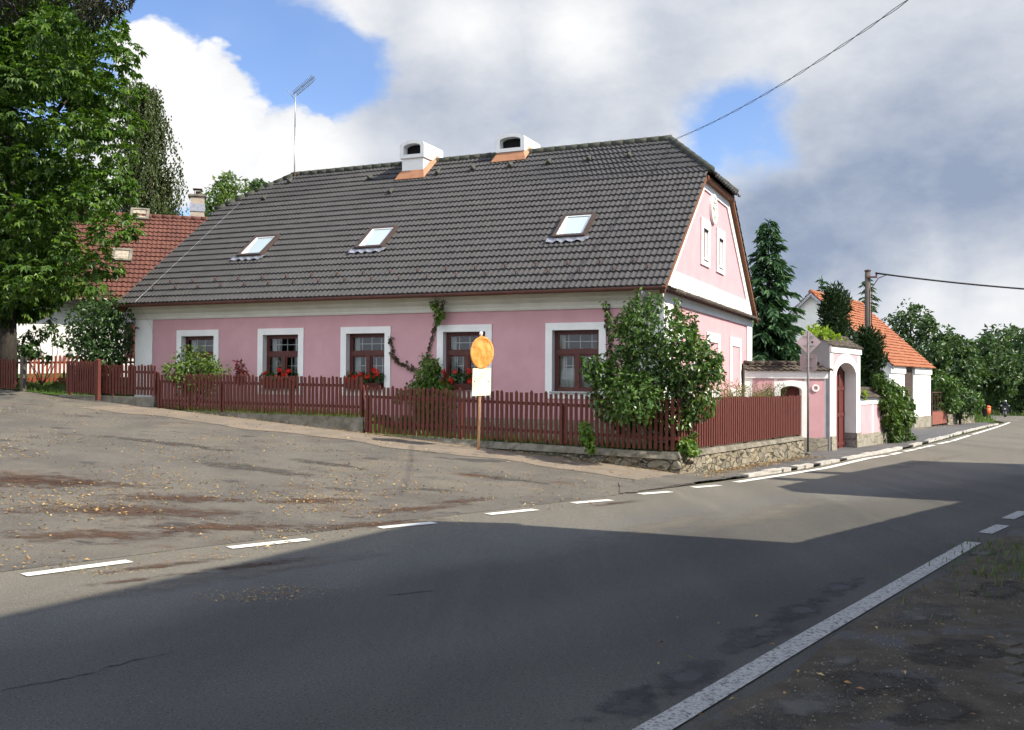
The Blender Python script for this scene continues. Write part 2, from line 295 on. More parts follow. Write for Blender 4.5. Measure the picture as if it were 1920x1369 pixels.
# ------------------------------------------------------------------ mesh helpers
COL = SC.collection
def root_of(o):
    while o.parent: o = o.parent
    return o
def tag(o, label=None, cat=None, group=None, kind=None):
    if label: o['label'] = label
    if cat: o['category'] = cat
    if group: o['group'] = group
    if kind: o['kind'] = kind
    return o
def thing(name, label, cat, loc=(0, 0, 0), group=None, rz=0.):
    o = bpy.data.objects.new(name, None); COL.objects.link(o); o.location = tuple(loc); o.rotation_euler = (0, 0, rz); o.empty_display_size = .2
    return tag(o, label, cat, group)
def link(name, V, Fc, mat, parent=None, local=False, smooth=False):
    V = np.asarray(V, dtype=float).reshape(-1, 3)
    if parent is not None and not local: V = V-np.array(root_of(parent).location)
    me = bpy.data.meshes.new(name)
    me.from_pydata(V.tolist(), [], Fc if isinstance(Fc, list) else Fc.tolist()); me.materials.append(mat)
    if smooth: me.polygons.foreach_set('use_smooth', [True]*len(me.polygons))
    me.update(); o = bpy.data.objects.new(name, me); COL.objects.link(o)
    if parent is not None: o.parent = parent
    return o
X3 = np.array([1., 0, 0]); Y3 = np.array([0, 1., 0]); Z3 = np.array([0, 0, 1.])
def nrm(v): v = np.asarray(v, float); return v/(np.linalg.norm(v)+1e-12)
class MB:
    def __init__(s, local=False): s.V = []; s.F = []; s.local = local
    def add(s, vs, fs):
        n = len(s.V); s.V += [tuple(map(float, v)) for v in vs]; s.F += [tuple(n+i for i in f) for f in fs]; return s
    def quad(s, *p): return s.add(p, [tuple(range(len(p)))])
    def box(s, a, b):
        (x0, y0, z0), (x1, y1, z1) = a, b
        return s.add([(x0,y0,z0),(x1,y0,z0),(x1,y1,z0),(x0,y1,z0),(x0,y0,z1),(x1,y0,z1),(x1,y1,z1),(x0,y1,z1)],
                     [(0,3,2,1),(4,5,6,7),(0,1,5,4),(1,2,6,5),(2,3,7,6),(3,0,4,7)])
    def obox(s, o, U, V, Wd):
        o, U, V, Wd = map(lambda q: np.array(q, float), (o, U, V, Wd))
        return s.add([o, o+U, o+U+V, o+V, o+Wd, o+U+Wd, o+U+V+Wd, o+V+Wd], [(0,3,2,1),(4,5,6,7),(0,1,5,4),(1,2,6,5),(2,3,7,6),(3,0,4,7)])
    def prism(s, poly, ext):
        n = len(poly); P = [np.array(p, float) for p in poly]; Q = [p+np.array(ext, float) for p in P]
        return s.add(P+Q, [tuple(range(n))[::-1], tuple(range(n, 2*n))]+[(i, (i+1) % n, n+(i+1) % n, n+i) for i in range(n)])
    def ring(s, outer, inner, ext):   # frame between two polygons with the same count, extruded
        n = len(outer); e = np.array(ext, float); O = [np.array(p, float) for p in outer]; I = [np.array(p, float) for p in inner]
        vs = O+I+[p+e for p in O]+[p+e for p in I]; fs = []
        for i in range(n):
            j = (i+1) % n
            fs += [(i, j, n+j, n+i), (2*n+i, 3*n+i, 3*n+j, 2*n+j), (i, 2*n+i, 2*n+j, j), (n+i, n+j, 3*n+j, 3*n+i)]
        return s.add(vs, fs)
    def tube(s, path, r, n=8, cap=True):
        P = [np.array(p, float) for p in path]; m = len(P); rs = r if isinstance(r, (list, tuple, np.ndarray)) else [r]*m
        ref = None; vs = []
        for i in range(m):
            t = nrm(P[min(i+1, m-1)]-P[max(i-1, 0)])
            if ref is None: ref = nrm(np.cross(t, [.3, .2, 1] if abs(t[2]) < .9 else [1, .1, 0]))
            ref = nrm(ref-t*(ref@t)); b = np.cross(t, ref)
            for k in range(n):
                a = 2*math.pi*k/n; vs.append(P[i]+rs[i]*(math.cos(a)*ref+math.sin(a)*b))
        fs = [(i*n+k, i*n+(k+1) % n, (i+1)*n+(k+1) % n, (i+1)*n+k) for i in range(m-1) for k in range(n)]
        if cap: fs += [tuple(range(n))[::-1], tuple((m-1)*n+k for k in range(n))]
        return s.add(vs, fs)
    def lathe(s, c, prof, n=16, axis=Z3, ref=X3):
        axis = nrm(axis); ref = nrm(np.array(ref)-axis*(np.array(ref)@axis)); b = np.cross(axis, ref); c = np.array(c, float); vs = []
        for (r, h) in prof:
            for k in range(n):
                a = 2*math.pi*k/n; vs.append(c+axis*h+r*(math.cos(a)*ref+math.sin(a)*b))
        m = len(prof); fs = [(i*n+k, i*n+(k+1) % n, (i+1)*n+(k+1) % n, (i+1)*n+k) for i in range(m-1) for k in range(n)]
        fs += [tuple(range(n))[::-1], tuple((m-1)*n+k for k in range(n))]
        return s.add(vs, fs)
    def build(s, name, mat, parent=None, smooth=False): return link(name, s.V, s.F, mat, parent, s.local, smooth)

def tiles(mb, O3, U, V, tlen, xlim, tw=.30, course=.33, amp=.022, lip=.04, per=6, jit=.006, holes=()):
    """wavy roof tiles on the slope O3 + U s + V t, every course stepped over the one below"""
    U = nrm(U); V = nrm(V); N = nrm(np.cross(U, V))
    if N[2] < 0: N = -N
    O3 = np.array(O3, float); nc = int(round(tlen/course)); c = tlen/nc
    for k in range(nc):
        t0, t1 = k*c, min((k+1)*c+.0, tlen)
        a0, b0 = xlim(t0); a1, b1 = xlim(t1)
        if b0-a0 < .05: continue
        n = max(2, int((b0-a0)/tw*per)); s0 = np.linspace(a0, b0, n+1); s1 = np.linspace(a1, b1, n+1)
        j = np.repeat(rng.normal(0, jit, n//per+2), per)[:n+1]
        w0 = amp*(np.cos(2*math.pi*s0/tw)+.35*np.cos(4*math.pi*s0/tw+.8)); w1 = amp*(np.cos(2*math.pi*s1/tw)+.35*np.cos(4*math.pi*s1/tw+.8))
        A = O3+s0[:, None]*U+(t0)*V+(w0-.012)[:, None]*N
        B = O3+s0[:, None]*U+(t0+0)*V+(w0+lip+j)[:, None]*N
        Cc = O3+s1[:, None]*U+(t1)*V+(w1-.004)[:, None]*N
        m = n+1
        mb.add(list(A)+list(B), [(i, i+1, m+i+1, m+i) for i in range(n)])
        mb.add(list(B)+list(Cc), [(i, i+1, m+i+1, m+i) for i in range(n)])

def diamonds(P, A, Nn, ln, wd, fold=.12):
    n = len(P); A = A/(np.linalg.norm(A, axis=1, keepdims=True)+1e-9); S = np.cross(A, Nn); S /= np.linalg.norm(S, axis=1, keepdims=True)+1e-9
    Nn = np.cross(S, A); ln = np.broadcast_to(ln, n)[:, None]; wd = np.broadcast_to(wd, n)[:, None]
    V = np.stack([P, P+A*ln*.45+S*wd*.5+Nn*ln*fold, P+A*ln-Nn*ln*fold, P+A*ln*.45-S*wd*.5+Nn*ln*fold], 1).reshape(-1, 3)
    i = np.arange(n)*4
    return V, np.concatenate([np.stack([i, i+1, i+2], 1), np.stack([i, i+2, i+3], 1)])
def unit(n): v = rng.normal(size=(n, 3)); return v/np.linalg.norm(v, axis=1, keepdims=True)
def clump_points(clumps, n, inner=.55):
    C = np.array([c[0] for c in clumps]); Rr = np.array([c[1] if hasattr(c[1], '__len__') else (c[1],)*3 for c in clumps], float)
    wt = (Rr.prod(1))**(2/3); idx = rng.choice(len(C), n, p=wt/wt.sum()); d = unit(n); rr = inner+(1-inner)*rng.random(n)**.6
    return C[idx]+d*Rr[idx]*rr[:, None], d
def foliage(name, clumps, n, ln, mat, parent, aspect=.55, droop=.35, inner=.55, out=.5, fold=.12, kind=None):
    P, d = clump_points(clumps, n, inner)
    A = unit(n)*.8+d*out+np.array([0, 0, -droop]); Nn = unit(n)*.6+d*.5+np.array([0, 0, .7]); l = ln*rng.uniform(.65, 1.25, n)
    V, Fc = diamonds(P, A, Nn, l, l*aspect, fold); o = link(name, V, Fc, mat, parent)
    if kind: o['kind'] = kind
    return o
def palmate(name, clumps, n, ln, mat, parent):
    P, d = clump_points(clumps, n, .6); Vs = []; Fs = []; k0 = 0
    ax = d*.9+unit(n)*.5+np.array([0, 0, -.25]); ax /= np.linalg.norm(ax, axis=1, keepdims=True)
    up = d*.35+unit(n)*.3+np.array([0, 0, 1.]); s = np.cross(ax, up); s /= np.linalg.norm(s, axis=1, keepdims=True); up = np.cross(s, ax)
    sz = ln*rng.uniform(.7, 1.2, n)
    for a, f in ((-105, .6), (-62, .85), (-24, 1.), (18, 1.), (58, .88), (104, .6)):
        a = R(a); D = ax*math.cos(a)+s*math.sin(a)-up*.42
        V, Fc = diamonds(P, D, up+unit(n)*.12, sz*f, sz*f*.40, .10); Vs.append(V); Fs.append(Fc+k0); k0 += len(V)
    return link(name, np.concatenate(Vs), np.concatenate(Fs), mat, parent)
def limb(mb, p0, p1, r0, r1, bend=.15, n=8, seg=6):
    p0, p1 = np.array(p0, float), np.array(p1, float); L = np.linalg.norm(p1-p0); o = unit(1)[0]*L*bend
    P = [p0+(p1-p0)*t+o*math.sin(math.pi*t) for t in np.linspace(0, 1, seg)]
    mb.tube(P, list(np.linspace(r0, r1, seg)), n)
def broadleaf(name, label, cat, base, H, clumps, n, ln, mat, r=.25, aspect=.55, group=None, droop=.35, inner=.5, nl=9, palm=False, fork=.35):
    base = np.array(base, float); t = thing(name, label, cat, base, group)
    mb = MB(); top = base+np.array([0, 0, H*.8]); P = [base+np.array([rng.normal(0, r*.3)*q, rng.normal(0, r*.3)*q, H*.8*q]) for q in np.linspace(0, 1, 8)]; P[0] = base-np.array([0, 0, .1])
    mb.tube(P, [r*1.35, r*1.05]+list(np.linspace(r*.95, r*.15, 6)), 10)
    idx = rng.permutation(len(clumps))[:nl]
    for i in idx:
        c = np.array(clumps[i][0]); q = np.clip((c[2]-base[2])/H-.22, .25, .72); limb(mb, base+np.array([0, 0, H*q]), c, r*.35, r*.06, .08, 6)
    mb.build('trunk', m_bark, t, True)
    (palmate if palm else foliage)('crown', clumps, n, ln, mat, t, **({} if palm else dict(aspect=aspect, droop=droop, inner=inner)))
    return t
def blobcrown(c, rad, n, cr, lowcut=-1.):
    """clumps spread over an uneven ellipsoid"""
    out = []; c = np.array(c, float); rad = np.array(rad, float)
    while len(out) < n:
        d = unit(1)[0]
        if d[2] < lowcut: continue
        q = rng.uniform(.45, .95); out.append((c+d*rad*q, cr*rng.uniform(.65, 1.35)))
    return out
def conifer(name, label, base, H, Rd, nb, mat, droop=.35, card=.5, group=None, power=.85, rise=0., per=9, low=.06, r=.16, cat='conifer'):
    base = np.array(base, float); t = thing(name, label, cat, base, group); mb = MB()
    mb.tube([base-np.array([0, 0, .1]), base+np.array([0, 0, H*.5]), base+np.array([0, 0, H*.98])], [r*1.2, r*.7, .015], 8)
    P = []; A = []; Nn = []; Ls = []
    for i in range(nb):
        q = low+(1-low)*(i+rng.random())/nb; z = H*q; L = Rd*(1-q)**power*rng.uniform(.5, 1.2)+.12; a = i*2.399+rng.normal(0, .3)
        h = np.array([math.cos(a), math.sin(a), 0]); sd = np.array([-h[1], h[0], 0])
        pts = [base+np.array([0, 0, z])+h*L*u+np.array([0, 0, L*(rise*u-droop*u*u*(1-.35*u))]) for u in np.linspace(0, 1, 6)]
        if L > .35: mb.tube(pts, list(np.linspace(max(.012, L*.022), .005, 6)), 4, False)
        m = int(per*max(1., L/Rd*4.5))
        for u in rng.uniform(.12, 1.0, m):
            k = min(4, int(u*5)); f = u*5-k; p = pts[k]*(1-f)+pts[k+1]*f; td = nrm(pts[k+1]-pts[k])
            sgn = rng.choice([-1, 1]); P.append(p+rng.normal(0, .03, 3)); A.append(td*.75+sd*sgn*rng.uniform(.1, .9)+np.array([0, 0, -droop*rng.uniform(.1, 1.3)+rise*.4])); Nn.append(np.array([0, 0, 1.])+rng.normal(0, .45, 3)); Ls.append(card*rng.uniform(.55, 1.2)*(.55+.6*(1-q)))
    for u in range(14): P.append(base+np.array([0, 0, H*(.9+.1*u/14)])); A.append(unit(1)[0]*.5+np.array([0, 0, .6])); Nn.append(unit(1)[0]); Ls.append(card*.45)
    mb.build('trunk', m_bark, t, True); Ls = np.array(Ls)
    V, Fc = diamonds(np.array(P), np.array(A), np.array(Nn), Ls, Ls*.30, .10); link('crown', V, Fc, mat, t)
    return t
def blades(name, pts, h, mat, parent, w=.012, lean=.5, kind=None, label=None):
    n = len(pts); P = np.array(pts); a = rng.uniform(0, 2*math.pi, n); D = np.stack([np.cos(a), np.sin(a), np.zeros(n)], 1); hh = (h*rng.uniform(.5, 1.2, n))[:, None]; le = (rng.uniform(.1, 1, n)*lean)[:, None]
    S = np.stack([-D[:, 1], D[:, 0], D[:, 2]], 1)*w; Zv = np.array([0, 0, 1.])
    m = P+D*hh*le*.35+Zv*hh*.6; tp = P+D*hh*le+Zv*hh*(1-.35*le)
    V = np.stack([P-S, P+S, m+S*.8, m-S*.8, tp], 1).reshape(-1, 3); i = np.arange(n)*5
    Fc = [tuple(q) for q in np.stack([i, i+1, i+2, i+3], 1).tolist()]+[tuple(q) for q in np.stack([i+3, i+2, i+4], 1).tolist()]
    o = link(name, V, Fc, mat, parent)
    if kind: o['kind'] = kind
    return o
def strip(name, A, B, mat, zf, dz, n=60, m=6, kind='structure', jit=0.):
    """sheet between two plan polylines, laid dz above the height field"""
    def res(Pl, n):
        Pl = np.array([p[:2] for p in Pl], float); s = np.r_[0, np.cumsum(np.linalg.norm(np.diff(Pl, axis=0), axis=1))]; u = np.linspace(0, s[-1], n)
        return np.stack([np.interp(u, s, Pl[:, 0]), np.interp(u, s, Pl[:, 1])], 1)
    a, b = res(A, n), res(B, n)
    if jit: a = a+rng.normal(0, jit, a.shape); b = b+rng.normal(0, jit, b.shape)
    V = []
    for i in range(n):
        for k in range(m+1):
            p = a[i]+(b[i]-a[i])*k/m; V.append((p[0], p[1], zf(p[0], p[1])+dz))
    Fc = [(i*(m+1)+k, i*(m+1)+k+1, (i+1)*(m+1)+k+1, (i+1)*(m+1)+k) for i in range(n-1) for k in range(m)]
    o = link(name, V, Fc, mat); me = o.data
    if me.polygons[0].normal.z < 0: me.flip_normals()
    if kind: o['kind'] = kind
    return o

# ------------------------------------------------------------------ the setting: ground, roads, markings
def gridsheet():
    xs = np.r_[-1500, -600, -250, -120, -80, np.arange(-60, 90, 2.), 100, 150, 300, 700, 1500]; ys = np.r_[-1500, -600, -200, -90, np.arange(-60, 150, 2.), 170, 250, 500, 1000, 1800]
    V = [(x, y, zg(x, y)-.07-(.25 if False else 0)) for y in ys for x in xs]; nx = len(xs)
    Fc = [(j*nx+i, j*nx+i+1, (j+1)*nx+i+1, (j+1)*nx+i) for j in range(len(ys)-1) for i in range(nx-1)]
    tag(link('ground', V, Fc, m_ground, smooth=True), kind='structure')
gridsheet()
D1 = np.array([-.9139, .4059]); D2 = np.array([.4059, .9139])      # along the facade (to the left), and into the house
TH = math.atan2(-.4059, .9139); HO = np.array([3.74, 24.3, 0.]); EX = np.array([.9139, -.4059, 0]); EY = np.array([.4059, .9139, 0])
CF = np.array([3.77, 22.26])                                       # outer corner of the garden fence
def offs(Pl, d):
    Pl = [np.array(p[:2], float) for p in Pl]; o = []
    for i, p in enumerate(Pl):
        t = nrm(Pl[min(i+1, len(Pl)-1)]-Pl[max(i-1, 0)]); o.append(p+d*np.array([-t[1], t[0]]))
    return o
edgeL = offs(LP, .36)
RPX = [onz(*p)[:2] for p in [(1355,1369),(1460,1295),(1550,1230),(1670,1140),(1770,1090),(1850,1030),(1920,990)]]
RB = [RPX[0]-np.array([.6, .8])*65]+RPX+[LP[i]+np.array([.80, -.58])*w for i, w in ((9, 8.4), (11, 7.6), (12, 7.4), (13, 7.4), (14, 8.5))]
bendL = edgeL+[np.array(q) for q in ((43.0, 88.5), (40, 93), (33, 97), (10, 104))]
bendR = RB+[np.array(q) for q in ((56, 92), (60, 101), (58, 110), (48, 116), (10, 122))]
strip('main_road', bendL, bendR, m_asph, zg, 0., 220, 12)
fenceline = lambda s: CF+D1*s
kk = [i for i, p in enumerate(edgeL) if p[0] < 3.3]
sideA = [edgeL[i] for i in kk]+[np.array([3.2, 19.85]), np.array([3.9, 20.75])]
sideB = [fenceline(s)+D2*.1 for s in (62, 40, 30, 22, 15, 8, 4, 1.5, .0)]
strip('side_street', sideA, sideB, m_asph2, zg, .004, 120, 30)
strip('worn_path', [fenceline(s)-D2*(1.75+.18*math.sin(s*1.3)+.1*math.sin(s*3.1)) for s in np.linspace(-.2, 16.5, 40)], [fenceline(s)+D2*.08 for s in np.linspace(-.6, 16.5, 40)], m_path, zg, .013, 60, 6, jit=.02)
def marking(pts, w, mat, zf=zg, dz=.012):
    P = [onz(*p)[:2] for p in pts]; n = max(2, int(sum(np.linalg.norm(P[i+1]-P[i]) for i in range(len(P)-1))/.4))
    strip('road_marking', offs(P, w/2), offs(P, -w/2), mat, zf, dz, n, 1)
for d in [[(45,1080),(243,1053.5)], [(430,1028.5),(578,1012.5)], [(712,991),(815,981)], [(915,965.5),(1004,956.5)], [(1075,944.5),(1145,938.5)], [(1200,927.5),(1257,923)], [(1300,915),(1348,911)],
          [(1380,905),(1465,892),(1550,878),(1627,860),(1664,854.5)], [(1671,853),(1688,849)], [(1696,847),(1716,843)], [(1719,842),(1732,839.3)], [(1734,838.7),(1751,835)], [(1759,833),(1782,828)], [(1786,827),(1818,817)],
          [(1824,815),(1865,802.5),(1884,796),(1893,792.5)]]:
    marking(d, .2, m_paint2)
marking([(1120,1430),(1228,1369),(1520,1195),(1825,1018)], .19, m_paint)
for d in [[(1847,1001),(1880,986)], [(1890,974),(1920,960)]]: marking(d, .19, m_paint)
# cracks in the asphalt
def crack(pts, w):
    P = [onz(*p)[:2] for p in pts]; Q = []
    for i in range(len(P)-1):
        for u in np.linspace(0, 1, 9)[:-1]: Q.append(P[i]+(P[i+1]-P[i])*u+rng.normal(0, .018, 2))
    a = [q+np.array([0, w*rng.uniform(.2, 1.)]) for q in Q]
    strip('road_crack', Q, a, m_crack, zg, .005, len(Q), 1)
crack([(0,1296),(120,1275),(250,1240),(335,1222)], .03); crack([(720,1118),(840,1106)], .02)
kerbpx = [(1225,912),(1290,905),(1345,897),(1402,891.5),(1470,881.5),(1545,868),(1600,858),(1640,850.5),(1700,838),(1760,823),(1800,812),(1850,799.5),(1872,795)]
KP = [onz(px, py, .03)[:2] for px, py in kerbpx]
wallpx = [(1262,896),(1290,893),(1345,884),(1420,870),(1500,853),(1560,846),(1612,838),(1660,824.5),(1708,810),(1748,800),(1780,795),(1830,788)]
WP = [onz(px, py, .03)[:2] for px, py in wallpx]
strip('pavement', offs(KP, -.0), offs(WP, .5), m_pave, zs, 0.004, 120, 6)
def kerb():
    mb = MB(); s = 0
    for i in range(3, len(KP)-1):
        a, b = KP[i], KP[i+1]; L = np.linalg.norm(b-a); t = (b-a)/L; n = np.array([-t[1], t[0]]); u = 0
        while u < L:
            l = rng.uniform(.5, 1.0)
            if rng.random() < .86:
                p = a+t*u-n*(.02+rng.normal(0, .012)); z = zs(*p)
                mb.obox((*p, z-.06), (*(t*(min(l, L-u)-.02)), 0), (*(n*.2), 0), (0, 0, .085+rng.normal(0, .012)))
            u += l
    tag(mb.build('kerb', m_kerb), kind='structure')
kerb()
SHL = [RPX[0]-np.array([.6, .8])*65]+RPX+RB[8:13]
strip('shoulder', offs(SHL, .06), offs(SHL, -7.), m_dirt, zg, .02, 160, 14, jit=.03)
def patch(pts, mat, dz, name='asphalt_patch', j=.008):
    P = [onz(*p)[:2] for p in pts]; Q = []
    for i in range(len(P)):
        a, b = P[i], P[(i+1) % len(P)]
        for u in np.linspace(0, 1, 13)[:-1]: Q.append(a+(b-a)*u+rng.normal(0, .03, 2))
    for _ in range(3): Q = [(Q[i-1]+2*Q[i]+Q[(i+1) % len(Q)])/4 for i in range(len(Q))]
    Q = [q+rng.normal(0, j, 2) for q in Q]
    o = link(name, [(q[0], q[1], zr(q[1])+dz) for q in Q], [tuple(range(len(Q)))], mat)
    if o.data.polygons[0].normal.z < 0: o.data.flip_normals()
    tag(o, kind='structure')
def Mstain(name, col, col2, sc, lo, hi, st=(1, 1, 1)):
    m = M(name, col, col2, 8., .95); nt = m.node_tree; N = nt.nodes; L = nt.links
    tc = N.new('ShaderNodeTexCoord').outputs['Object']; mp = N.new('ShaderNodeMapping'); mp.inputs['Scale'].default_value = st; L.new(tc, mp.inputs[0])
    nz = N.new('ShaderNodeTexNoise'); nz.inputs['Scale'].default_value = sc; nz.inputs['Detail'].default_value = 9; nz.inputs['Roughness'].default_value = .68; L.new(mp.outputs[0], nz.inputs['Vector'])
    at = N.new('ShaderNodeVertexColor'); at.layer_name = 'edge'; ad = N.new('ShaderNodeMath'); ad.operation = 'MULTIPLY_ADD'; L.new(at.outputs['Color'], ad.inputs[0]); ad.inputs[1].default_value = .42; L.new(nz.outputs['Fac'], ad.inputs[2])
    mr = N.new('ShaderNodeMapRange'); L.new(ad.outputs[0], mr.inputs[0]); mr.inputs[1].default_value = lo; mr.inputs[2].default_value = hi
    t = N.new('ShaderNodeBsdfTransparent'); mx = N.new('ShaderNodeMixShader'); L.new(mr.outputs[0], mx.inputs[0]); L.new(t.outputs[0], mx.inputs[1]); L.new(N['Principled BSDF'].outputs[0], mx.inputs[2]); L.new(mx.outputs[0], N['Material Output'].inputs['Surface']); return m
def stain(name, px, py, rx, ry, mat, dz, ang=0., zf=zg):
    g = G(px, py, zf); n = 8; V = []; c = []
    for k in range(n+1):
        for i in range(24):
            a = 2*math.pi*i/24; r = k/n; x = rx*r*math.cos(a); y = ry*r*math.sin(a); X = g[0]+x*math.cos(ang)-y*math.sin(ang); Y = g[1]+x*math.sin(ang)+y*math.cos(ang); V.append((X, Y, zf(X, Y)+dz)); c.append(1-r)
    Fc = [(k*24+i, k*24+(i+1) % 24, (k+1)*24+(i+1) % 24, (k+1)*24+i) for k in range(n) for i in range(24)]
    o = link(name, V, [f[::-1] for f in Fc], mat); tag(o, kind='structure'); ca = o.data.color_attributes.new('edge', 'FLOAT_COLOR', 'POINT')
    for i, v in enumerate(c): ca.data[i].color = (v, v, v, 1)
m_needles = Mstain('needle litter', (.085, .045, .026), (.06, .034, .022), 3.4, .62, .98, (1, 1.6, 1)); m_damp = Mstain('damp asphalt', (.055, .054, .052), (.07, .068, .064), 2.6, .60, .86); m_dust = Mstain('pale dust', (.19, .168, .128), (.17, .15, .118), 1.2, .60, 1.15); m_grime = Mstain('dark grime', (.055, .05, .043), (.075, .066, .056), 2.8, .62, .92)
for q in ((250,960,2.6,.75,.2), (330,935,1.8,.5,.2), (180,1005,1.8,.5,.3), (420,990,1.8,.5,.35), (690,985,1.8,.4,.6), (780,955,1.6,.3,.7), (120,905,2.4,.5,.1), (590,940,1.4,.4,.4), (40,900,1.6,1.2,.2), (480,1060,1.2,.25,.7), (300,1062,1.2,.22,.7), (240,1090,.8,.15,.7), (870,940,1.2,.25,.75), (1150,945,1.2,.2,.78)): stain('needle_litter', *q[:4], m_needles, .010, q[4])
for q in ((480,880,2.,.5,-.35), (300,830,3.,.4,-.3), (820,920,.9,.22,0.), (610,870,1.4,.35,-.4), (960,900,1.2,.25,-.3)): stain('dark_stain', *q[:4], m_grime, .008, q[4])
for q in ((1180,1320,.65,.28,.9), (1290,1270,.75,.26,.9), (1420,1190,.9,.30,.92), (1500,1145,.8,.26,.92), (1570,1105,.8,.2,.92)): stain('damp_stain', *q[:4], m_damp, .006, q[4])
for q in ((1450,960,3.6,.6,.92), (1250,985,3.,.5,.9), (1740,865,6,.5,.95), (300,1100,2.4,.5,.78), (560,1060,2.,.4,.78)): stain('pale_dust', *q[:4], m_dust, .007, q[4])
m_wornpatch = Mstain('worn asphalt', (.115, .105, .088), (.095, .088, .075), 3.4, .60, .90); m_mud = Mstain('dark mud', (.045, .038, .03), (.06, .05, .04), 2.6, .60, .80)
for q in ((1720,1155,.75,.36,.7), (1500,1335,.8,.35,.75), (1580,1246,.3,.14,.7), (1400,1380,.5,.3,.7), (1850,1040,.5,.3,.8)): stain('worn_patch', *q[:4], m_wornpatch, .028, q[4])
for q in ((1640,1290,.7,.4,.6), (1800,1230,.8,.4,.6), (1870,1110,.8,.35,.8), (1750,1340,.5,.3,.6)): stain('mud_patch', *q[:4], m_mud, .024, q[4])
m_pavers = M('dirty paving stone', (.115, .10, .08), (.075, .065, .05), 9, .95, .6, 40)
for i, (px, py) in enumerate([(1893,1212),(1908,1228),(1897,1246),(1912,1262),(1902,1282),(1915,1300)]):
    p = onz(px, py); mb = MB(); a = .62+rng.normal(0, .08); u = np.array([math.cos(a), math.sin(a), 0])*.17; v = np.array([-math.sin(a), math.cos(a), 0])*.13
    mb.obox(p-u/2-v/2+np.array([0, 0, .0]), u, v, (rng.normal(0,.006), rng.normal(0,.006), .032)); o = mb.build('paving_stone', m_pavers)
    tag(o, 'small grey paving stone set in the dark dirt of the road shoulder', 'paving stone', 'paving stones in the shoulder')

# ------------------------------------------------------------------ pink house
house = thing('pink_house', 'long pink house with a dark grey tiled half hipped roof and white window surrounds', 'house', HO, rz=TH)
XL = -17.25; GW = 12.0; EZ = 4.47; TS = .803
WX = [(-15.57, -13.91), (-12.43, -10.77), (-9.48, -7.82), (-6.34, -4.68), (-3.13, -1.47)]; WZ0, WZ1 = 1.66, 3.63; BW = .19
def house_walls():
    mb = MB(True); z0, z1 = .2, 4.5
    xs = [XL]+[q for a, b in WX for q in (a+BW, b-BW)]+[0.]
    for i in range(len(xs)-1):
        if i % 2 == 0: mb.quad((xs[i],0,z0), (xs[i+1],0,z0), (xs[i+1],0,z1), (xs[i],0,z1))
        else:
            mb.quad((xs[i],0,z0), (xs[i+1],0,z0), (xs[i+1],0,WZ0+BW), (xs[i],0,WZ0+BW)); mb.quad((xs[i],0,WZ1-BW), (xs[i+1],0,WZ1-BW), (xs[i+1],0,z1), (xs[i],0,z1))
    ZT = lambda y: EZ+TS*(min(y, GW-y)+.5)-.16
    for x in (0., XL):
        g = [(x,0,z0), (x,GW,z0), (x,GW,ZT(0)), (x,8.0,ZT(8.0)), (x,4.0,ZT(4.0)), (x,0,ZT(0))]
        mb.quad(*(g if x == 0 else g[::-1]))
    mb.quad((XL,GW,z0), (XL,GW,z1), (0,GW,z1), (0,GW,z0))
    mb.build('wall', m_pink, house)
    # rough plinth below the pink plaster
    p = MB(True); p.box((XL-.03,-.05,-.2), (.05,0.02,1.12)); p.box((-.02,.02,-.2), (.05,GW+.03,1.12)); p.build('plinth', m_stonep, house)
    q = MB(True)     # white bands of the facade and of the gable, proud of the pink
    for bx in (((XL-.03,-.03,1.12), (XL+.68,0.01,4.0)), ((-.75,-.035,1.12), (0,.0,4.0)), ((0,-.035,1.12), (.04,.88,4.12)), ((0,11.1,1.12), (.04,GW+.03,4.12)), ((0,-.035,4.12), (.042,GW+.03,4.36))):
        k = MB(True); k.box(*bx); k.build('corner_band' if bx[0][2] < 4 else 'white_band', m_white, house)
    ZT2 = lambda y: EZ+TS*(min(y, GW-y)+.5)-.13
    out = [(0,-.02,4.46), (0,GW+.02,4.46), (0,GW+.02,ZT2(0)), (0,8.0,ZT2(8)), (0,4.0,ZT2(4)), (0,-.02,ZT2(0))]
    inn = [(0,1.05,4.98), (0,10.95,4.98), (0,10.95,5.0), (0,7.62,7.72), (0,4.38,7.72), (0,1.05,5.0)]
    q.ring(out, inn, (.045,0,0)); q.build('white_band', m_white, house)
    c = MB(True)     # moulded cornice under the eaves
    c.prism([(XL-.06,0,3.98),(XL-.06,-.05,3.98),(XL-.06,-.06,4.03),(XL-.06,-.045,4.06),(XL-.06,-.06,4.16),(XL-.06,-.14,4.24),(XL-.06,-.15,4.28),(XL-.06,-.25,4.37),(XL-.06,-.36,4.40),(XL-.06,-.36,4.44),(XL-.06,0,4.44)], (-XL+.10,0,0))
    c.build('cornice', m_cream, house)
    t = MB(True); tiles(t, (.34,-.05,4.36), (0,1,0), nrm((-.30,0,.16)), .34, lambda t_: (0, GW+.1), .26, .17, .02, .03, 5); t.build('tile_ledge', m_oldtile, house, True)
house_walls()
